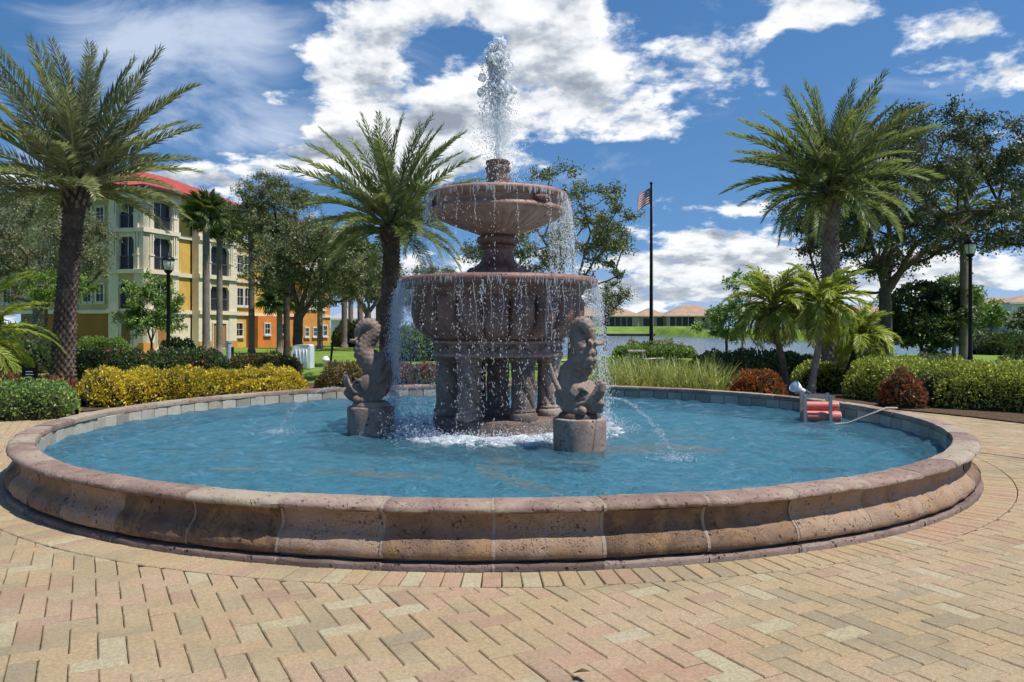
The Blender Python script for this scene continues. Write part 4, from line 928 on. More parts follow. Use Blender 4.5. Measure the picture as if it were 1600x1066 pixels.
lamp('black lamp post on the lawn beside the grey royal palm', G(1516, 31.3), ZP(369, 31.3))
# ------------------------------------------------------------------ flagpole
d = 45.; t = thing('flagpole', 'tall dark flagpole with a limp striped flag', 'flagpole', G(1017.5, d)); hz_ = ZP(289, d)
MB().lathe([(.13, 0), (.10, 2), (.085, 6), (.06, hz_)], 12).build('pole', M['black'], t, smooth=True)
MB().ball((0, 0, hz_+.09), .09).build('finial', M['black'], t, smooth=True)
MB().tube([(.11, -.02, 1.2), (.10, -.02, hz_-.1)], .008, 4).build('halyard', M['white'], t)
m, tt = newmat('flag_cloth'); uv = tt.node('ShaderNodeUVMap'); uu = tt.node('ShaderNodeSeparateXYZ', {0: uv.outputs[0]}).outputs
st = tt.m('GREATER_THAN', tt.m('FRACT', tt.m('MULTIPLY', uu[1], 6.5)), .5)
c = tt.mix(st, (.45, .03, .04), (.75, .74, .72)); can = tt.m('MULTIPLY', tt.m('LESS_THAN', uu[0], .4), tt.m('GREATER_THAN', uu[1], .46))
stf = tt.sm(tt.voro(tt.vm('MULTIPLY', uv.outputs[0], (1.0, 1., 0)), 26., rnd=0.), .26, .18)
c = tt.mix(can, c, tt.mix(stf, (.02, .03, .11), (.75, .75, .75))); finish(tt, c, .8)
nu, nv = 20, 12; fv = []; uvs = []
for i in range(nu+1):
    for j in range(nv+1):
        a, b_ = i/nu, j/nv
        fv.append((-.07-a*.78*(.9), -.10*math.sin(a*7+b_*1.5)*a, 8.25+b_*.86-a*a*.62-.1*math.sin(a*5)*a)); uvs.append((a, b_))
fs = [(i*(nv+1)+j, (i+1)*(nv+1)+j, (i+1)*(nv+1)+j+1, i*(nv+1)+j+1) for i in range(nu) for j in range(nv)]
fb_ = MB().add(fv, fs); me = fb_.mesh('flag', m, smooth=True); ul = me.uv_layers.new(name='UVMap')
for lp in me.loops: ul.data[lp.index].uv = uvs[lp.vertex_index]
o = link('flag', me, t, (0, 0, ZP(328, d)-8.25+.35)); sd_ = o.modifiers.new('thick', 'SOLIDIFY'); sd_.thickness = .006
# ------------------------------------------------------------------ small furniture on the left lawn
t = thing('utility_box', 'white covered utility box on the lawn by the forked oak', 'utility box', G(474, 32.5))
tarp = plain('white_tarp', (.62, .66, .72), .5, var=.08, scale=3, bump=.5, bd=.03)
b = MB(); pr = [(-.36, 0), (-.36, .72), (-.33, .88), (-.26, .95), (.28, .97), (.35, .93), (.36, .80), (.36, 0)]
b.add([(x, y+.015*math.sin(x*40), z) for y in (-.35, .35) for x, z in pr], [tuple(range(8)), tuple(reversed(range(8, 16)))]+[(i+8, (i+1) % 8+8, (i+1) % 8, i) for i in range(8)])
b.build('cover', tarp, t, ang=35)
for x in (-.2, -.05, .1, .22): MB().tube([(x, -.365, .02), (x+.02, -.37, .4), (x-.01, -.36, .78)], [.02, .012, .018], 5).build('fold', tarp, t, smooth=True)
MB().box(-.31, -.25, -.375, -.36, .0, .62).build('strap', plain('navy_strap', (.04, .05, .1), .6), t)
t = thing('post', 'pale grey round post behind the yellow hedge', 'post', G(358, 29)); gm = plain('grey_post', (.36, .40, .47), .5)
MB().lathe([(.10, 0), (.10, ZP(533, 29)), (.0, ZP(533, 29)+.0)], 16).build('shaft', gm, t, ang=40); MB().lathe([(.115, ZP(533, 29)-.07), (.115, ZP(533, 29)+.01), (.09, ZP(533, 29)+.03), (0, ZP(533, 29)+.03)], 16).build('cap', gm, t, ang=40)
MB().box(.10, .16, -.05, .05, .55, .95).build('junction_box', M['black'], t)
for px, lab in ((437, 'short white bollard left of the covered utility box'), (509, 'short white bollard right of the covered utility box')):
    t = thing('bollard', lab, 'bollard', G(px, 30), 0, 'short white bollards on the lawn')
    MB().lathe([(.09, 0), (.09, .38), (.14, .40), (.15, .43)], 14).build('post', M['white'], t, smooth=True); MB().lathe([(.15, .432), (.13, .50), (.07, .57), (.0, .59)], 14).build('cap', M['white'], t, smooth=True)
t = thing('stake', 'thin dark stake leaning on the lawn right of the box', 'stake', G(515, 31))
MB().tube([(0, 0, -.05), (.16, 0, 1.45)], [.05, .04], 8).build('pole', M['black'], t); MB().tube([(.155, 0, 1.40), (.165, 0, 1.5)], [.05, .05], 8).build('tip', M['black'], t)
t = thing('sign', 'small black sign with pale lines among the red plants', 'sign', G(47, 17.2), R(-8))
MB().box(-.13, .13, -.015, .015, .40, .80, bev=.004).build('board', M['black'], t)
for k in range(5): MB().box(-.09, .09-.02*(k % 3), -.019, -.0155, .46+.06*k, .475+.06*k).build('text_line', M['white'], t)
for s in (-1, 1): MB().box(s*.16-.02, s*.16+.02, -.02, .02, 0, .86).build('post', M['black'], t)
t = thing('parked_car', 'dark blue car parked behind the low bushy palm', 'car', G(42, 37), R(80)); cp = plain('dark_blue_paint', (.012, .018, .045), .25, .3, var=.05)
pr = [(-2.2, .35), (-2.25, .75), (-2.1, .95), (-1.6, 1.02), (-1.05, 1.42), (.55, 1.46), (1.25, 1.05), (2.05, .9), (2.25, .7), (2.2, .35)]; n_ = len(pr); b = MB(); lay = ((-.88, .94), (-.80, 1.), (.80, 1.), (.88, .94))
b.add([(x*(1 if k in (1, 2) else .985), y*(1 if z < 1.1 else .84), .35+(z-.35)*sc_) for k, (y, sc_) in enumerate(lay) for x, z in pr], [(k*n_+i, k*n_+(i+1) % n_, (k+1)*n_+(i+1) % n_, (k+1)*n_+i) for k in range(3) for i in range(n_)]+[tuple(range(n_)), tuple(reversed(range(3*n_, 4*n_)))])
b.build('body', cp, t, ang=35); gl_ = plain('car_glass', (.02, .025, .03), .08, spec=.6)
MB().add([(-1.62, -.66, 1.045), (-1.62, .66, 1.045), (-1.10, .6, 1.41), (-1.10, -.6, 1.41)], [(0, 1, 2, 3)]).build('rear_window', gl_, t); MB().add([(1.27, -.66, 1.06), (1.27, .66, 1.06), (.60, .6, 1.45), (.60, -.6, 1.45)], [(3, 2, 1, 0)]).build('windscreen', gl_, t)
for s in (-1, 1):
    MB().add([(-1.2, s*.80, 1.06), (.95, s*.80, 1.06), (.5, s*.715, 1.38), (-.95, s*.715, 1.36)], [(0, 1, 2, 3)]).build('side_window', gl_, t)
    for x in (-1.35, 1.35): w_ = MB().tube([(x, s*.70, .33), (x, s*.90, .33)], .33, 20).build('wheel', M['black'], t, ang=40); MB().tube([(x, s*.895, .33), (x, s*.912, .33)], .2, 14).build('rim', gm, w_, ang=40)
    MB().box(-2.27, -2.2, s*.62-.14, s*.62+.14, .72, .86).build('tail_light', plain('tail_red', (.35, .02, .02), .3), t)
# ------------------------------------------------------------------ floating pump with light
fl_ = P(1284, 651, 12.15); t = thing('floating_pump', 'red float with steel frame and white spotlight by the pool wall', 'float', (fl_.x, fl_.y, .235), R(-6))
redm = plain('red_pvc', (.56, .16, .13), .45, var=.18, scale=8); stl = plain('galvanised_steel', (.30, .31, .31), .45, .5)
for y, z, r in ((0, .07, .085), (.10, .22, .07), (.22, .07, .085)):
    p = MB().tube([(-.23, y, z), (.26, y, z)], r, 20).build('float_tube', redm, t, ang=40)
    MB().tube([(.258, y, z), (.268, y, z)], r*.9, 16).build('end_cap', M['white'], p, ang=40)
for x, y in ((-.27, -.1), (.10, -.1), (.17, .32), (-.22, .32)): MB().box(x-.022, x+.022, y-.02, y+.02, -.06, .40).build('upright', stl, t)
for y in (-.1, .32): MB().box(-.25, .16, y-.012, y+.012, .355, .385).build('crossbar', stl, t)
MB().tube([(-.18, .1, .34), (-.15, .1, .42), (-.25, .05, .48)], .012, 6).build('bracket', stl, t)
Mr = Matrix.Translation((-.36, -.02, .50)) @ Matrix.Rotation(R(-62), 4, 'Y') @ Matrix.Rotation(R(25), 4, 'X')
sp = MB().lathe([(.035, -.13), (.04, -.06), (.07, .0), (.09, .06), (.092, .075)], 20); sp.v = [tuple(Mr @ Vector(p)) for p in sp.v]; sp.build('spotlight', M['white'], t, smooth=True)
ln_ = MB().lathe([(.088, .068), (.05, .075), (0, .077)], 20); ln_.v = [tuple(Mr @ Vector(p)) for p in ln_.v]; ln_.build('lens', plain('lens', (.6, .66, .74), .15), t, smooth=True)
cbm = plain('grey_cable', (.34, .32, .28), .6)
a = P(1388, 629, 13.6); pts = []
a = Vector((5.62*math.cos(R(4)), 5.62*math.sin(R(4)), .472)); e = Vector((4.98, .62, .22))
mid = [a+Vector((.25, .1, .0)), a+Vector((.05, 0, .012)), a.lerp(e, .35)+Vector((0, 0, -.03)), a.lerp(e, .7)+Vector((0, 0, -.05)), e, e+Vector((-.35, -.1, -.03)), fl_+Vector((.15, -.5, -.2))]
c = MB().tube(mid, .015, 6).build('cable', cbm, None, smooth=True); tag(c, 'grey cable running over the pool wall to the red float', 'cable')
pts = [(6.05, -.75, .03), (6.35, -.95, .03), (6.55, -1.35, .03), (6.55, -1.8, .03), (6.38, -2.2, .03)]
tag(MB().tube(pts, .007, 5).build('wire', cbm, None, smooth=True), 'thin wire looped on the pavers beside the basin', 'wire')
lf = MB().add([(0, 0, 0), (.05, .022, .018), (.12, .0, .012), (.06, -.022, .02), (.06, 0, .008)], [(0, 4, 1), (4, 2, 1), (0, 3, 4), (4, 3, 2)]).build('dry_leaf', plain('dry_leaf_brown', (.16, .09, .045), .8))
lf.location = G(893, 3.78, .02); lf.rotation_euler = (0, -.25, -.7); tag(lf, 'curled brown dry leaf lying on the pavers', 'leaf')
# ------------------------------------------------------------------ apartment building
cream = plain('cream_stucco', (.70, .62, .46), .9, var=.06, scale=2., bump=.25)
tan_ = plain('tan_stucco', (.50, .40, .22), .9, var=.06, scale=2., bump=.25)
yel = plain('yellow_stucco', (.60, .38, .085), .9, var=.10, scale=1., bump=.25)
ora = plain('orange_stucco', (.60, .26, .06), .9, var=.12, scale=1., bump=.25)
ter = plain('terracotta_stucco', (.62, .19, .04), .9, var=.10, scale=1., bump=.25)
brn = plain('brown_stucco', (.30, .15, .035), .9, var=.08, scale=1., bump=.2)
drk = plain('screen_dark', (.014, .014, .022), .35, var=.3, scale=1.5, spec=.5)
rail = plain('rail_grey', (.10, .095, .11), .5)
frm = plain('window_frame_white', (.60, .57, .50), .6)
redroof = plain('red_metal_roof', (.44, .085, .07), .55, .0, var=.1, scale=1.)
O = P(224, 512, 54); ab = thing('apartment_building', 'four storey cream and ochre apartment block with red metal roof', 'building', (O.x, O.y, 0), math.atan2(.954, .30))
def fb(mb, face, u0, u1, z0, z1, o0, o1):
    if face == 'L': return mb.box(u0, u1, -o1, -o0, z0, z1)
    return mb.box(-o1, -o0, u0, u1, z0, z1)
def fpart(name, mat, face, rects, parent=None):
    b = MB()
    if name in ('wall', 'pier', 'band', 'frieze', 'base_course'):
        for r_ in rects: o = fb(MB(), face, *r_).build(name, mat, parent or ab)
        return o
    for r_ in rects: fb(b, face, *r_)
    return b.build(name, mat, parent or ab)
ZB = [0, 2.72, 5.42, 8.22, 11.15]
def lanai(face, u0, u1, zf, zt, arch=True):
    """screened balcony opening: dark screen, mullions, rail with bars"""
    w_ = fpart('window', drk, face, [(u0, u1, zf, zt, -.30, -.26)])
    uc = (u0+u1)/2
    fpart('mullion', frm, face, [(uc-.025, uc+.025, zf, zt, -.25, -.20)], w_)
    rl = fpart('railing', rail, face, [(u0, u1, zf+.88, zf+.94, -.19, -.14), (u0, u1, zf+.06, zf+.10, -.19, -.14)])
    n_ = max(4, int((u1-u0)/.11)); fpart('bar', rail, face, [(u0+(u1-u0)*(i+.5)/n_-.012, u0+(u1-u0)*(i+.5)/n_+.012, zf+.1, zf+.88, -.18, -.155) for i in range(n_)], rl)
    if arch:
        b = MB()
        for s, ue in ((1, u0), (-1, u1)):
            fb(b, face, *(sorted((ue, ue+s*.16))), zt-.12, zt, -.3, -.02); fb(b, face, *(sorted((ue, ue+s*.08))), zt-.24, zt-.122, -.3, -.02)
        b.build('corbel', cream, ab)
def tower(face, u0, u1, w0, w1, cols):
    fpart('pier', cream, face, [(u0, w0, 0, ZB[4], -.6, 0), (w1, u1, 0, ZB[4], -.6, 0)])
    for k, (zf, zt) in enumerate(((2.95, 4.78), (5.62, 7.85), (8.42, 10.32))):
        for z0_, z1_ in ((ZB[k+1]-.05 if k else 2.2, zf), (zt, ZB[k+2]-.05)): fpart('spandrel', cols[k], face, [(w0+.003, w1-.003, z0_, z1_, -.6, -.06)])
        lanai(face, w0, w1, zf, zt, k < 2)
        if k > 0:
            for (a, b_) in ((w0-.42, w0-.06), (w1+.06, w1+.42)):
                fpart('pilaster', cream, face, [(a, b_, zf-.02, zf+.92, .003, .10), (a-.04, b_+.04, zf+.92, zf+1.02, .003, .14), (a+.02, a+.13, zf+1.02, ZB[k+2]-.12, .003, .09), (b_-.13, b_-.02, zf+1.02, ZB[k+2]-.12, .003, .09)])
for k in (1, 2, 3):
    fpart('band', cream, 'E', [(-.15, 3.0, ZB[k]-.08, ZB[k]+.22, .004, .15), (3.05, 16, ZB[k]-.08, ZB[k]+.18, -.70, -.55)] if k == 1 else [(-.15, 3.0, ZB[k]-.08, ZB[k]+.20, .004, .15)])
    fpart('band', cream, 'L', [(-.146, 3.45, ZB[k]-.08, ZB[k]+.22, .006, .153), (3.45, 5.6, ZB[k]-.08, ZB[k]+.2, -.75, -.6), (5.5, 10.1, ZB[k]-.08, ZB[k]+.22, .006, .15), (10.1, 26, ZB[k]-.08, ZB[k]+.15, -.95, -.8)])
tower('E', .0, 2.95, .80, 2.10, [tan_, cream, cream])
tower('L', .004, 3.45, .95, 2.75, [tan_, cream, cream])
tower('L', 5.55, 10.05, 6.9, 9.1, [tan_, cream, cream])
fpart('frieze', cream, 'E', [(-.20, 3.0, 10.42, 11.15, .01, .2)]); fpart('frieze', cream, 'L', [(-.196, 3.5, 10.42, 11.15, .012, .196), (5.5, 10.1, 10.42, 11.15, .012, .2)])
fpart('frieze', cream, 'L', [(3.5, 5.5, 10.42, 11.15, -.74, -.62), (10.1, 26, 10.5, 11.15, -.94, -.8)])
# ground-floor panels and lattice
def lattice(face, u0, u1, z0, z1, o, mat):
    p_ = fpart('lattice_panel', brn, face, [(u0, u1, z0, z1, o-.06, o-.03)]); b = MB()
    fb(b, face, u0-.1, u0, z0-.05, z1+.1, o-.03, o+.05); fb(b, face, u1, u1+.1, z0-.05, z1+.1, o-.03, o+.05); fb(b, face, u0, u1, z1+.002, z1+.1, o-.03, o+.05); b.build('window_frame', frm, p_)
    b = MB(); n_ = 9
    for sg in (1, -1):
        for i in range(-n_, n_+1):
            cu = u0+(u1-u0)*(i/n_); p0 = []
            pts_ = [(cu+s_*(z1-z0)*.5*sg if True else 0, z0+s_*(z1-z0)) for s_ in np.linspace(0, 1, 9)]
            pts_ = [(x, z) for x, z in pts_ if u0 <= x <= u1]
            if len(pts_) > 1:
                q_ = [(x, -(o-.02+.006*sg), z) if face == 'L' else (-(o-.02+.006*sg), x, z) for x, z in pts_]; b.tube(q_, .018, 4)
    b.build('lattice', mat, p_)
latm = plain('wood_lattice', (.42, .22, .06), .7)
fpart('wall', cream, 'E', [(.80, 2.10, 0, 2.2, -.6, -.06)]); fpart('wall', cream, 'L', [(.95, 2.75, 0, 2.2, -.6, -.06), (6.9, 9.1, 0, 2.2, -.6, -.06)])
lattice('E', 1.05, 1.85, .45, 1.95, -.02, latm); lattice('L', 1.3, 2.4, .45, 1.95, -.02, latm); lattice('L', 7.2, 8.7, .1, 1.95, -.02, latm)
fpart('base_course', ora, 'L', [(-.02, .98, 0, .62, .004, .06), (2.72, 3.47, 0, .62, .004, .06), (5.53, 6.92, 0, .62, .004, .06), (9.08, 10.07, 0, .62, .004, .06)])
fpart('base_course', ora, 'E', [(-.06, .4, 0, .62, .004, .055)])
# walls of the main block behind the towers
fpart('wall', yel, 'L', [(3.45, 5.55, 2.8, 11.1, -1.2, -.75)]); fpart('wall', cream, 'L', [(3.45, 5.55, 0, 2.65, -1.2, -.74)])
fpart('wall', yel, 'L', [(10.05, 18, 2.8, 11.1, -1.6, -.95)]); fpart('wall', ora, 'L', [(18.003, 26, 0, 11.1, -1.6, -.94)]); fpart('wall', yel, 'L', [(10.05, 18, 0, 2.65, -1.6, -.96)])
fpart('ground_floor_bay', ter, 'L', [(12.6, 16.8, 0, 2.62, -.94, .15)])
fpart('end_bay', ora, 'L', [(19.5, 22.5, 0, 8.6, -.93, -.2)])
fpart('downpipe', plain('brown_pipe', (.10, .04, .02), .6), 'L', [(10.1, 10.22, 0, 11, -.9, -.75)]); fpart('downpipe', plain('brown_pipe2', (.10, .04, .02), .6), 'L', [(18.3, 18.42, 0, 8, -.9, -.75)])
fpart('wall', tan_, 'E', [(2.953, 16, 2.8, 11.1, -1.4, -.70)]); fpart('wall', brn, 'E', [(2.953, 10.2, 0, 2.65, -1.4, -.71), (14, 16, 0, 2.65, -1.4, -.71)])
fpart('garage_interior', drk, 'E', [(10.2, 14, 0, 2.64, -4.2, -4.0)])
fpart('core', tan_, 'E', [(1.2, 15.8, 0, 11.0, -12, -4.4)]); fpart('core', tan_, 'L', [(12, 25.8, 0, 11.0, -14, -1.7)])
def win(face, u0, u1, z0, z1, o, mull=True):
    w_ = fpart('window', drk, face, [(u0, u1, z0, z1, o-.02, o+.02)]); b = MB()
    for r_ in ((u0-.12, u0, z0-.12, z1+.14), (u1, u1+.12, z0-.12, z1+.14), (u0, u1, z1, z1+.14), (u0, u1, z0-.12, z0)): fb(b, face, *r_, o+.003, o+.09)
    b.build('frame', frm, w_); b = MB(); uc, zc = (u0+u1)/2, (z0+z1)/2
    fb(b, face, uc-.02, uc+.02, z0, z1, o+.021, o+.05)
    if mull: fb(b, face, u0, uc-.021, zc-.02, zc+.02, o+.021, o+.05); fb(b, face, uc+.021, u1, zc-.02, zc+.02, o+.021, o+.05)
    b.build('glazing_bar', frm, w_); fpart('sill', frm, face, [(u0-.18, u1+.18, z0-.22, z0-.122, o+.002, o+.16)], w_)
for z in (3.5, 6.2, 8.9):
    for t0 in (4.0, 5.1, 8.2, 9.3, 12.5): win('E', t0, t0+.62, z, z+1.15, -.70)
    for s0 in (11.3, 12.3, 15.2, 16.2): win('L', s0, s0+.75, z, z+1.35, -.95)
    for s0 in (20.2, 21.4): win('L', s0, s0+.7, z if z < 8 else 7.2, (z if z < 8 else 7.2)+1.1, -.20)
    win('L', 24, 24.9, z, z+1.2, -.94)
for s0 in (13.5, 15.6): win('L', s0, s0+.7, 1.15, 1.95, .15)
for s0 in (11.1,): win('L', s0, s0+.9, 1.0, 2.0, -.96)
for s0 in (20.2, 21.6): win('L', s0, s0+.6, .9, 1.6, -.20)
for s0 in (23.4, 24.6): win('L', s0, s0+.7, .9, 1.8, -.94)
# roofs: hip roofs with standing seams
def hip(x0, x1, y0, y1, z, h, ov=.75, name='roof'):
    x0, x1, y0, y1 = x0-ov, x1+ov, y0-ov, y1+ov; run = min(x1-x0, y1-y0)/2; b = MB()
    if x1-x0 >= y1-y0: r0, r1 = (x0+run, (y0+y1)/2), (x1-run, (y0+y1)/2)
    else: r0, r1 = ((x0+x1)/2, y0+run), ((x0+x1)/2, y1-run)
    vs = [(x0, y0, z), (x1, y0, z), (x1, y1, z), (x0, y1, z), (*r0, z+h), (*r1, z+h)]
    fs = [(0, 1, 5, 4), (1, 2, 5), (2, 3, 4, 5), (3, 0, 4)] if x1-x0 >= y1-y0 else [(0, 1, 4), (1, 2, 5, 4), (2, 3, 5), (3, 0, 4, 5)]
    b.add(vs, fs); rf = b.build(name, redroof, ab)
    fa = MB()
    for q in ((x0, x1, y0-.02, y0+.1), (x0, x1, y1-.1, y1+.02), (x0-.02, x0+.1, y0+.1, y1-.1), (x1-.1, x1+.02, y0+.1, y1-.1)): fa.box(*q, z-.22, z-.01)
    fa.build('fascia', plain('dark_fascia', (.05, .03, .025), .6), rf)
    MB().add([(x0+.1, y0+.1, z-.12), (x1-.1, y0+.1, z-.12), (x1-.1, y1-.1, z-.12), (x0+.1, y1-.1, z-.12)], [(3, 2, 1, 0)]).build('soffit', brn, rf)
    sm_ = MB(); V_ = [Vector(v_) for v_ in vs]
    for f in fs:
        e0, e1 = V_[f[0]], V_[f[1]]; top = [V_[i] for i in f[2:]]; n_ = int((e1-e0).length/.5)
        up_ = (top[0]+top[-1])/2; ed = (e1-e0).normalized(); nrm_ = (e1-e0).cross(up_-e0).normalized(); sl_ = nrm_.cross(ed)
        Ls = (top[0]-e0).dot(sl_); tA, tB = (top[-1]-e0).dot(ed), (top[0]-e0).dot(ed); W_ = (e1-e0).length
        for i in range(1, n_):
            u_ = W_*i/n_; k_ = 1.
            if u_ < tA: k_ = u_/tA
            elif u_ > tB: k_ = (W_-u_)/(W_-tB)
            sm_.tube([e0+ed*u_+nrm_*.01, e0+ed*u_+sl_*Ls*k_+nrm_*.01], .02, 4, cap=False)
    sm_.build('seam', redroof, rf)
hip(.0, 10.1, .0, 7.0, 11.2, 1.9); hip(10.1, 26, .9, 10, 11.21, 1.5, .6); hip(.7, 9., 7.2, 16, 11.22, 1.3, .6)
# ------------------------------------------------------------------ houses across the lake
tile = plain('clay_tile_roof', (.36, .235, .16), .85, var=.15, scale=.6); hw = plain('house_stucco', (.36, .32, .27), .9)
def house(name, label, loc, rz, blocks, wins, wallm=hw, roofm=tile):
    t = thing(name, label, 'house', loc, rz, 'houses across the lake')
    for (x0, x1, y0, y1, h, rh, ov) in blocks:
        MB().box(x0, x1, y0, y1, -1, h).build('wall', wallm, t)
        a, b_, c, e = x0-ov, x1+ov, y0-ov, y1+ov; run = min(b_-a, e-c)/2*.98; m_ = (c+e)/2
        r0, r1 = ((a+run, m_), (b_-run, m_)) if b_-a >= e-c else (((a+b_)/2, c+run), ((a+b_)/2, e-run))
        vs = [(a, c, h), (b_, c, h), (b_, e, h), (a, e, h), (*r0, h+rh), (*r1, h+rh)]
        fs = [(0, 1, 5, 4), (1, 2, 5), (2, 3, 4, 5), (3, 0, 4), (3, 2, 1, 0)] if b_-a >= e-c else [(0, 1, 4), (1, 2, 5, 4), (2, 3, 5), (3, 0, 4, 5), (3, 2, 1, 0)]
        rf = MB().add(vs, fs).build('roof', roofm, t); MB().box(a, b_, c-.05, c+.1, h-.25, h-.02).build('fascia', frm, rf)
    for (x0, x1, z0, z1, y) in wins:
        w_ = MB().box(x0, x1, y-.06, y+.1, z0, z1).build('window', drk, t)
        n_ = max(1, int((x1-x0)/1.6)); b = MB()
        for i in range(n_+1): b.box(x0+(x1-x0)*i/n_-.06, x0+(x1-x0)*i/n_+.06, y-.12, y-.062, z0, z1)
        b.build('mullion', frm, w_)
    return t
hp = G(1043, 236, 2.0)
house('lake_house', 'long low house with brown tile roof and dark screened lanais', hp, 0, [(-22, -8, 2, 14, 3.2, 2.9, .9), (-8, 0, 4, 15, 3.2, 2.4, .9), (0, 17, 1, 15, 3.2, 3.4, .9)],
      [(-20.5, -10, .1, 2.7, 2), (-6.6, -3.6, .1, 2.5, 4), (.8, 8.2, .1, 2.8, 1), (10.2, 11.4, .2, 2.5, 1), (13, 15.6, .4, 2.3, 1), (-2.6, -.4, .1, 2.6, 4)])
house('lake_house', 'small roofed house left of the long lake house behind the oak', G(905, 240, 2.0), 0, [(-9, 9, 2, 14, 3.2, 2.8, .8)], [(-7, -2, .1, 2.6, 2), (1, 6, .1, 2.6, 2)])
house('lake_house', 'low house roof glimpsed behind the oak trunk and palms', G(1335, 240, 2.0), 0, [(-14, 16, 2, 14, 3.4, 3., .8)], [(-11, -4, .1, 2.6, 2), (2, 10, .1, 2.6, 2)])
pb = plain('pale_blue_siding', (.60, .67, .72), .8)
house('lake_house', 'two storey pale blue house beyond the right seawall', G(1612, 122, .9), R(-4), [(-2.9, 8, 0, 9, 4.6, 1.3, .5)], [(-1.9, .2, 2.6, 3.9, 0), (-1.4, -.4, .2, 2.0, 0), (2, 4, 2.6, 3.9, 0), (2, 5, .1, 2.1, 0)], pb)
house('lake_house', 'tan roofed house behind the pale blue house', G(1572, 150, .9), 0, [(-4.6, 8, 0, 9, 4.6, 2.0, .6)], [(-3.6, -1.2, .1, 2.2, 0), (0, 2.5, .1, 2.2, 0)])
house('far_house', 'white low house at the end of the lawn behind palms', G(565, 120, 0), R(8), [(-4.5, 4.5, 0, 6, 3.0, 1.6, .5)], [(-3.5, -2.2, .8, 2.1, 0), (-1, .4, .8, 2.1, 0), (1.6, 3, .8, 2.1, 0)], plain('white_siding', (.66, .68, .68), .8), plain('grey_roof', (.34, .35, .36), .8))
# far tree line on the other bank, each tree its own thing
k = 0
names = ['far tree glimpsed left of the lower bowl across the lake', 'far tree seen through the curtain of falling water', 'far tree behind the right side of the lower bowl', 'far tree beside the small lake house', 'short tree at the right end of the long lake house',
         'rounded tree on the far lawn behind the sapling', 'far tree behind the rusty pygmy palm fronds', 'far tree behind the upright pygmy palm', 'far tree left of the dark oak trunk', 'tree behind the sea grape thicket', 'small tree on the lawn before the tan roofed house', 'slim tree on the right bank lawn above the seawall', 'low tree beside the pale blue house']
for (px, dd, w_, h_) in [(700, 225, 9, 9), (760, 232, 8, 8), (820, 228, 8, 9), (870, 245, 7, 8), (1120, 222, 6, 5), (1160, 235, 8, 7), (1205, 230, 8, 6.5), (1260, 236, 9, 7), (1390, 230, 8, 7), (1440, 170, 8, 6), (1530, 128, 3.4, 3.6), (1548, 112, 2.6, 4.2), (1600, 104, 3, 3)]:
    z = 1.8 if dd > 200 else .8
    broadleaf('far_tree', names[k], 'tree', G(px, dd, z), h_*.35, (0, 0, h_*.62), (w_*.5, w_*.4, h_*.38), 300+k, 16, 1600, (.55, .35), .2, 'green' if k % 2 else 'oak', 1.3, 'trees on the far bank'); k += 1
# ------------------------------------------------------------------ moving water: drops, threads, jet, splash
m, t = newmat('white_water')
pb_ = t.node('ShaderNodeBsdfPrincipled', {'Base Color': (.86, .90, .94, 1), 'Roughness': .12, 'Specular IOR Level': .6})
tl_ = t.node('ShaderNodeBsdfTranslucent', {'Color': (.86, .9, .94, 1)})
tp_ = t.node('ShaderNodeBsdfTransparent', {'Color': (.97, .98, 1, 1)})
s1 = t.node('ShaderNodeMixShader', {0: .35, 1: pb_.outputs[0], 2: tl_.outputs[0]})
lw_ = t.node('ShaderNodeLayerWeight', {'Blend': .45}).outputs[1]
s2 = t.node('ShaderNodeMixShader', {0: t.m('ADD', t.m('MULTIPLY', lw_, .55), .34), 1: tp_.outputs[0], 2: s1.outputs[0]})
t.node('ShaderNodeOutputMaterial', {0: s2.outputs[0]}); M['drop'] = m
nr = np.random.default_rng(77)
OC = np.array([[1, 0, 0], [0, 1, 0], [-1, 0, 0], [0, -1, 0], [0, 0, 1], [0, 0, -1]], float)
OF = np.array([[0, 1, 4], [1, 2, 4], [2, 3, 4], [3, 0, 4], [1, 0, 5], [2, 1, 5], [3, 2, 5], [0, 3, 5]])
def drops(p, d, ln, wd):
    n = len(p); d = unit(d); a = unit(np.cross(d, np.where(np.abs(d[:, 1:2]) < .9, np.array([[0, 1., 0]]), np.array([[1., 0, 0]])))); b = np.cross(d, a)
    V = p[:, None]+OC[None, :, 0:1]*a[:, None]*wd[:, None, None]+OC[None, :, 1:2]*b[:, None]*wd[:, None, None]+OC[None, :, 2:3]*d[:, None]*ln[:, None, None]
    return V.reshape(-1, 3), (np.arange(n)[:, None, None]*6+OF[None]).reshape(-1, 3)
def thread(pts, rad):
    b = MB().tube(pts, rad, 4, cap=False); Fc = []
    for f in b.f: Fc += [(f[0], f[1], f[2]), (f[0], f[2], f[3])]
    return np.array(b.v), np.array(Fc)
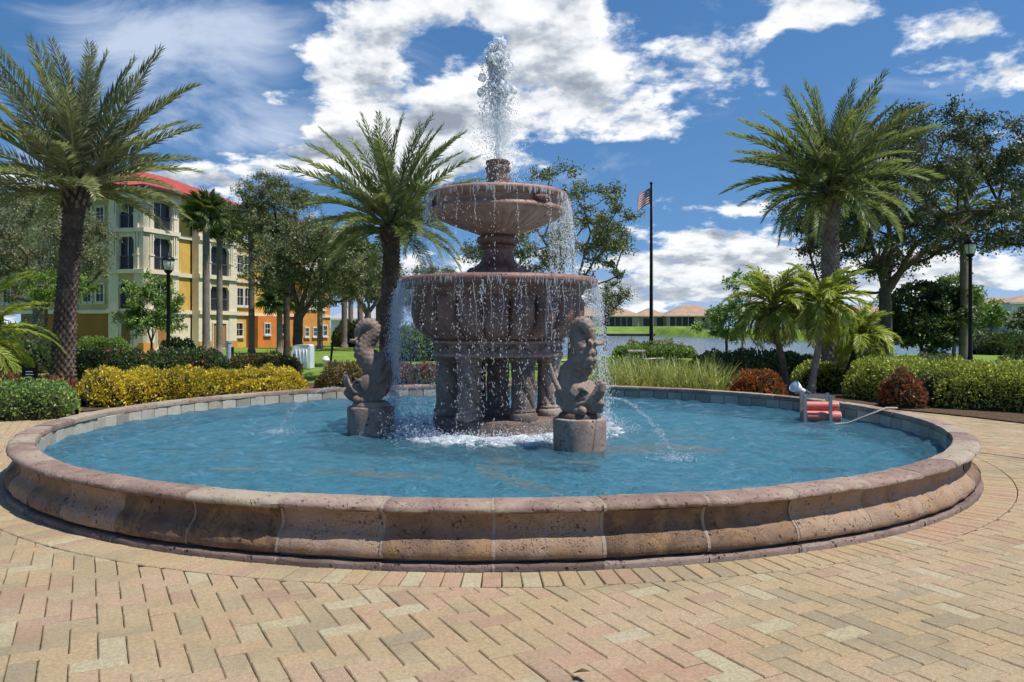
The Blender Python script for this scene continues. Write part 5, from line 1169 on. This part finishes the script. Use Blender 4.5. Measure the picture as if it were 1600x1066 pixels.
def curtain(name, label, r0, z0, z1, peaks, nstrand, ndrop, nthread, nfringe, seed, size=1., hug=.0):
    nr = np.random.default_rng(seed); parts = []
    A = []
    while len(A) < nstrand:
        a = nr.uniform(0, 2*np.pi); w = .085
        for (c, s, k) in peaks: dd = (a-c+np.pi) % (2*np.pi)-np.pi; w += k*np.exp(-(dd/s)**2)
        if nr.random() < w: A.append(a)
    A = np.array(A); vo = nr.uniform(.02, .30, nstrand); T_ = math.sqrt(2*(z0-z1)/9.8)
    k = nr.integers(0, nstrand, ndrop); loose = nr.random(ndrop) < .35
    a = A[k]+nr.normal(size=ndrop)*np.where(loose, .07, .008); v_ = vo[k]+np.abs(nr.normal(size=ndrop))*np.where(loose, .14, .02)
    tt = T_*nr.uniform(.12, 1, ndrop)**.8; rr = r0+v_*tt+nr.normal(size=ndrop)*.008; z = z0-4.9*tt**2
    p = np.stack([rr*np.cos(a), rr*np.sin(a), z], 1); d = np.stack([v_*np.cos(a), v_*np.sin(a), -9.8*tt], 1)+nr.normal(size=(ndrop, 3))*.5
    wd = nr.uniform(.0028, .0068, ndrop)*size; ln = wd*(1+nr.random(ndrop)*1.2+tt*5*nr.random(ndrop))
    parts.append(drops(p, d, ln, wd))
    for i in range(nthread):
        a = A[i % nstrand]+nr.normal()*.01; te = T_*nr.uniform(.25, .62); q = np.linspace(0, te, 12); v0 = vo[i % nstrand]*.5
        wob = np.cumsum(nr.normal(size=12)*.010); r_ = r0-hug*np.sin(q/te*1.5)+v0*q; an = a+wob/r0
        pts = [(r_[j]*math.cos(an[j]), r_[j]*math.sin(an[j]), z0-4.9*q[j]**2) for j in range(12)]
        parts.append(thread(pts, [max(.0012, .0062*size*nr.uniform(.45, 1.2)*(1-.55*j/11)) for j in range(12)]))
    for i in range(nfringe):
        a = nr.uniform(0, 2*np.pi); L_ = nr.uniform(.02, .10); pts = [((r0+.006)*math.cos(a+nr.normal()*.004), (r0+.006)*math.sin(a), z0+.05-L_*j/3-.02*(j > 0)) for j in range(4)]
        parts.append(thread(pts, [.003, .0055, .004, .0015]))
    tag(link(name, npmesh(name, *merge(parts), M['drop'])), label, 'water', kind='stuff')
PI = math.pi
curtain('falling_water', 'drops and threads of water falling from the lower bowl rim', 1.395, 2.25, .25, [(PI*1.0, .38, 1.0), (PI*1.12, .2, .6), (0.05, .3, .45), (PI*1.42, .25, .10), (PI*.8, .3, .5)], 240, 21000, 250, 240, 1, .80)
curtain('falling_water', 'drops of water falling from the upper bowl into the lower', .975, 3.44, 2.36, [(.45, .5, .7), (-.25, .35, .45), (PI*1.08, .3, .3), (PI*.8, .4, .3)], 120, 8000, 100, 200, 2, .76)
# jet: central column, crown of lumps, falling strands and spray
parts = []
b = MB(); zt = ZP(56, 11.26)
def lump(c, r, seed, nu=14, nv=10):
    vs = []; fs = []
    for i in range(nv+1):
        th = PI*i/nv
        for j in range(nu):
            a = 2*PI*j/nu; d_ = Vector((math.sin(th)*math.cos(a), math.sin(th)*math.sin(a), math.cos(th)))
            k = 1+.6*mnoise.noise(d_*2.2+Vector((seed, 0, 0)))+.5*mnoise.noise(d_*5+Vector((0, seed, 0)))
            vs.append(Vector(c)+Vector((d_.x*r[0], d_.y*r[1], d_.z*r[2]))*k)
    for i in range(nv):
        for j in range(nu): fs.append((i*nu+j, (i+1)*nu+j, (i+1)*nu+(j+1) % nu)); fs.append((i*nu+j, (i+1)*nu+(j+1) % nu, i*nu+(j+1) % nu))
    return np.array([list(v_) for v_ in vs]), np.array(fs)
K = 40; pts = [(.012*math.sin(i*.9), .012*math.cos(i*.7), 3.95+(zt-.2-3.95)*i/K) for i in range(K+1)]
bb = MB().tube(pts, [(.032+.03*(i/K)**2)*(1+.22*math.sin(i*2.3)*(i/K)) for i in range(K+1)], 12); Fc = []
for f in bb.f:
    for q in range(1, len(f)-1): Fc.append((f[0], f[q], f[q+1]))
parts.append((np.array(bb.v), np.array(Fc)))
for i in range(75):
    q = nr.random()**.7; z = zt-.06-.8*q; sp_ = .06+.11*q; c = (nr.normal()*sp_*.75-.015, nr.normal()*sp_*.75, z); r_ = nr.uniform(.022, .075)*(1-.4*q)
    parts.append(lump(c, (r_, r_, r_*nr.uniform(.8, 1.6)), i*3.1))
for i in range(110):
    a = nr.uniform(0, 6.28); r1 = nr.uniform(.05, .2); z_ = zt-nr.uniform(.2, 1.0); ln = nr.uniform(.06, .28); n_ = 8; wob = np.cumsum(nr.normal(size=n_)*.022); wob2 = np.cumsum(nr.normal(size=n_)*.012)
    parts.append(thread([(r1*math.cos(a)*(1+.2*j/n_)+wob[j], r1*math.sin(a)+wob2[j], z_-ln*j/(n_-1)) for j in range(n_)], [nr.uniform(.003, .012)*(.5+nr.random()) for j in range(n_)]))
n = 9000; z = zt-.1-(zt-3.7)*nr.random(n)**1.1; q = (zt-z)/(zt-3.6); rr = (.05+.26*q)*np.abs(nr.normal(size=n))*.8+.03; a = nr.uniform(0, 2*np.pi, n)
wd = nr.uniform(.003, .010, n)*(1-.3*q); parts.append(drops(np.stack([rr*np.cos(a)+.06*q, rr*np.sin(a), z], 1), np.stack([nr.normal(size=n)*.3, nr.normal(size=n)*.3, -np.ones(n)], 1), wd*nr.uniform(1, 2.6, n), wd))
tag(link('water_jet', npmesh('water_jet', *merge(parts), M['drop'], True)), 'tall jet of white water bursting above the finial', 'water', kind='stuff')
# splash ring where the curtain hits the pool
parts = []; n = 9000
a = nr.uniform(0, 2*np.pi, n); rr = 1.45+nr.normal(size=n)*.22; left = np.cos(a-PI) > .55; h_ = np.abs(nr.normal(size=n))*np.where(left, .15, .06)
a2 = a; p = np.stack([rr*np.cos(a2), rr*np.sin(a2), .245+h_], 1); wd = nr.uniform(.003, .0085, n); parts.append(drops(p, nr.normal(size=(n, 3)), wd*1.4, wd))
for i in range(420):
    a = nr.uniform(0, 2*np.pi); r_ = nr.uniform(.95, 1.75); s_ = nr.uniform(.02, .06); parts.append(lump((r_*math.cos(a), r_*math.sin(a), .238), (s_*1.5, s_*1.2, s_*nr.uniform(.3, .75)), i*1.7, 8, 6))
tag(link('splash', npmesh('splash', *merge(parts), M['drop'], True)), 'white splash and foam round the fountain base', 'water', kind='stuff')
def spout(label, p0, dv, v0, seed):
    nr = np.random.default_rng(seed); T_ = (v0*.25+math.sqrt((v0*.25)**2+2*9.8*(p0[2]-.25)))/9.8; parts = []; n = 380; tt = T_*nr.random(n)
    vx = v0*(1+nr.normal(size=n)*.025); p = np.stack([p0[0]+dv[0]*vx*tt, p0[1]+dv[1]*vx*tt, p0[2]+v0*.25*tt-4.9*tt**2], 1)+nr.normal(size=(n, 3))*(.004+.016*tt[:, None]/T_)
    wd = nr.uniform(.0016, .0036, n); parts.append(drops(p, np.stack([dv[0]*vx, dv[1]*vx, v0*.25-9.8*tt], 1), wd*nr.uniform(1.5, 5, n), wd))
    e = p0+np.array([dv[0], dv[1], 0])*v0*T_; k = 240; pp = np.stack([e[0]+nr.normal(size=k)*.12, e[1]+nr.normal(size=k)*.12, .245+np.abs(nr.normal(size=k))*.03], 1); wd = nr.uniform(.003, .008, k); parts.append(drops(pp, nr.normal(size=(k, 3)), wd, wd))
    tag(link('water_spout', npmesh('water_spout', *merge(parts), M['drop'])), label, 'water', kind='stuff')
def mouth(o): return np.array([o.location.x+.35*math.cos(o.rotation_euler.z), o.location.y+.35*math.sin(o.rotation_euler.z), .2+.44+.20])
spout('thin spout of water from the curled dolphin mouth', mouth(dl), (math.cos(dl.rotation_euler.z), math.sin(dl.rotation_euler.z)), 2.2, 5)
spout('thin spout of water from the plated dolphin mouth', mouth(dr), (math.cos(dr.rotation_euler.z+.1), math.sin(dr.rotation_euler.z+.1)), 2.3, 6)
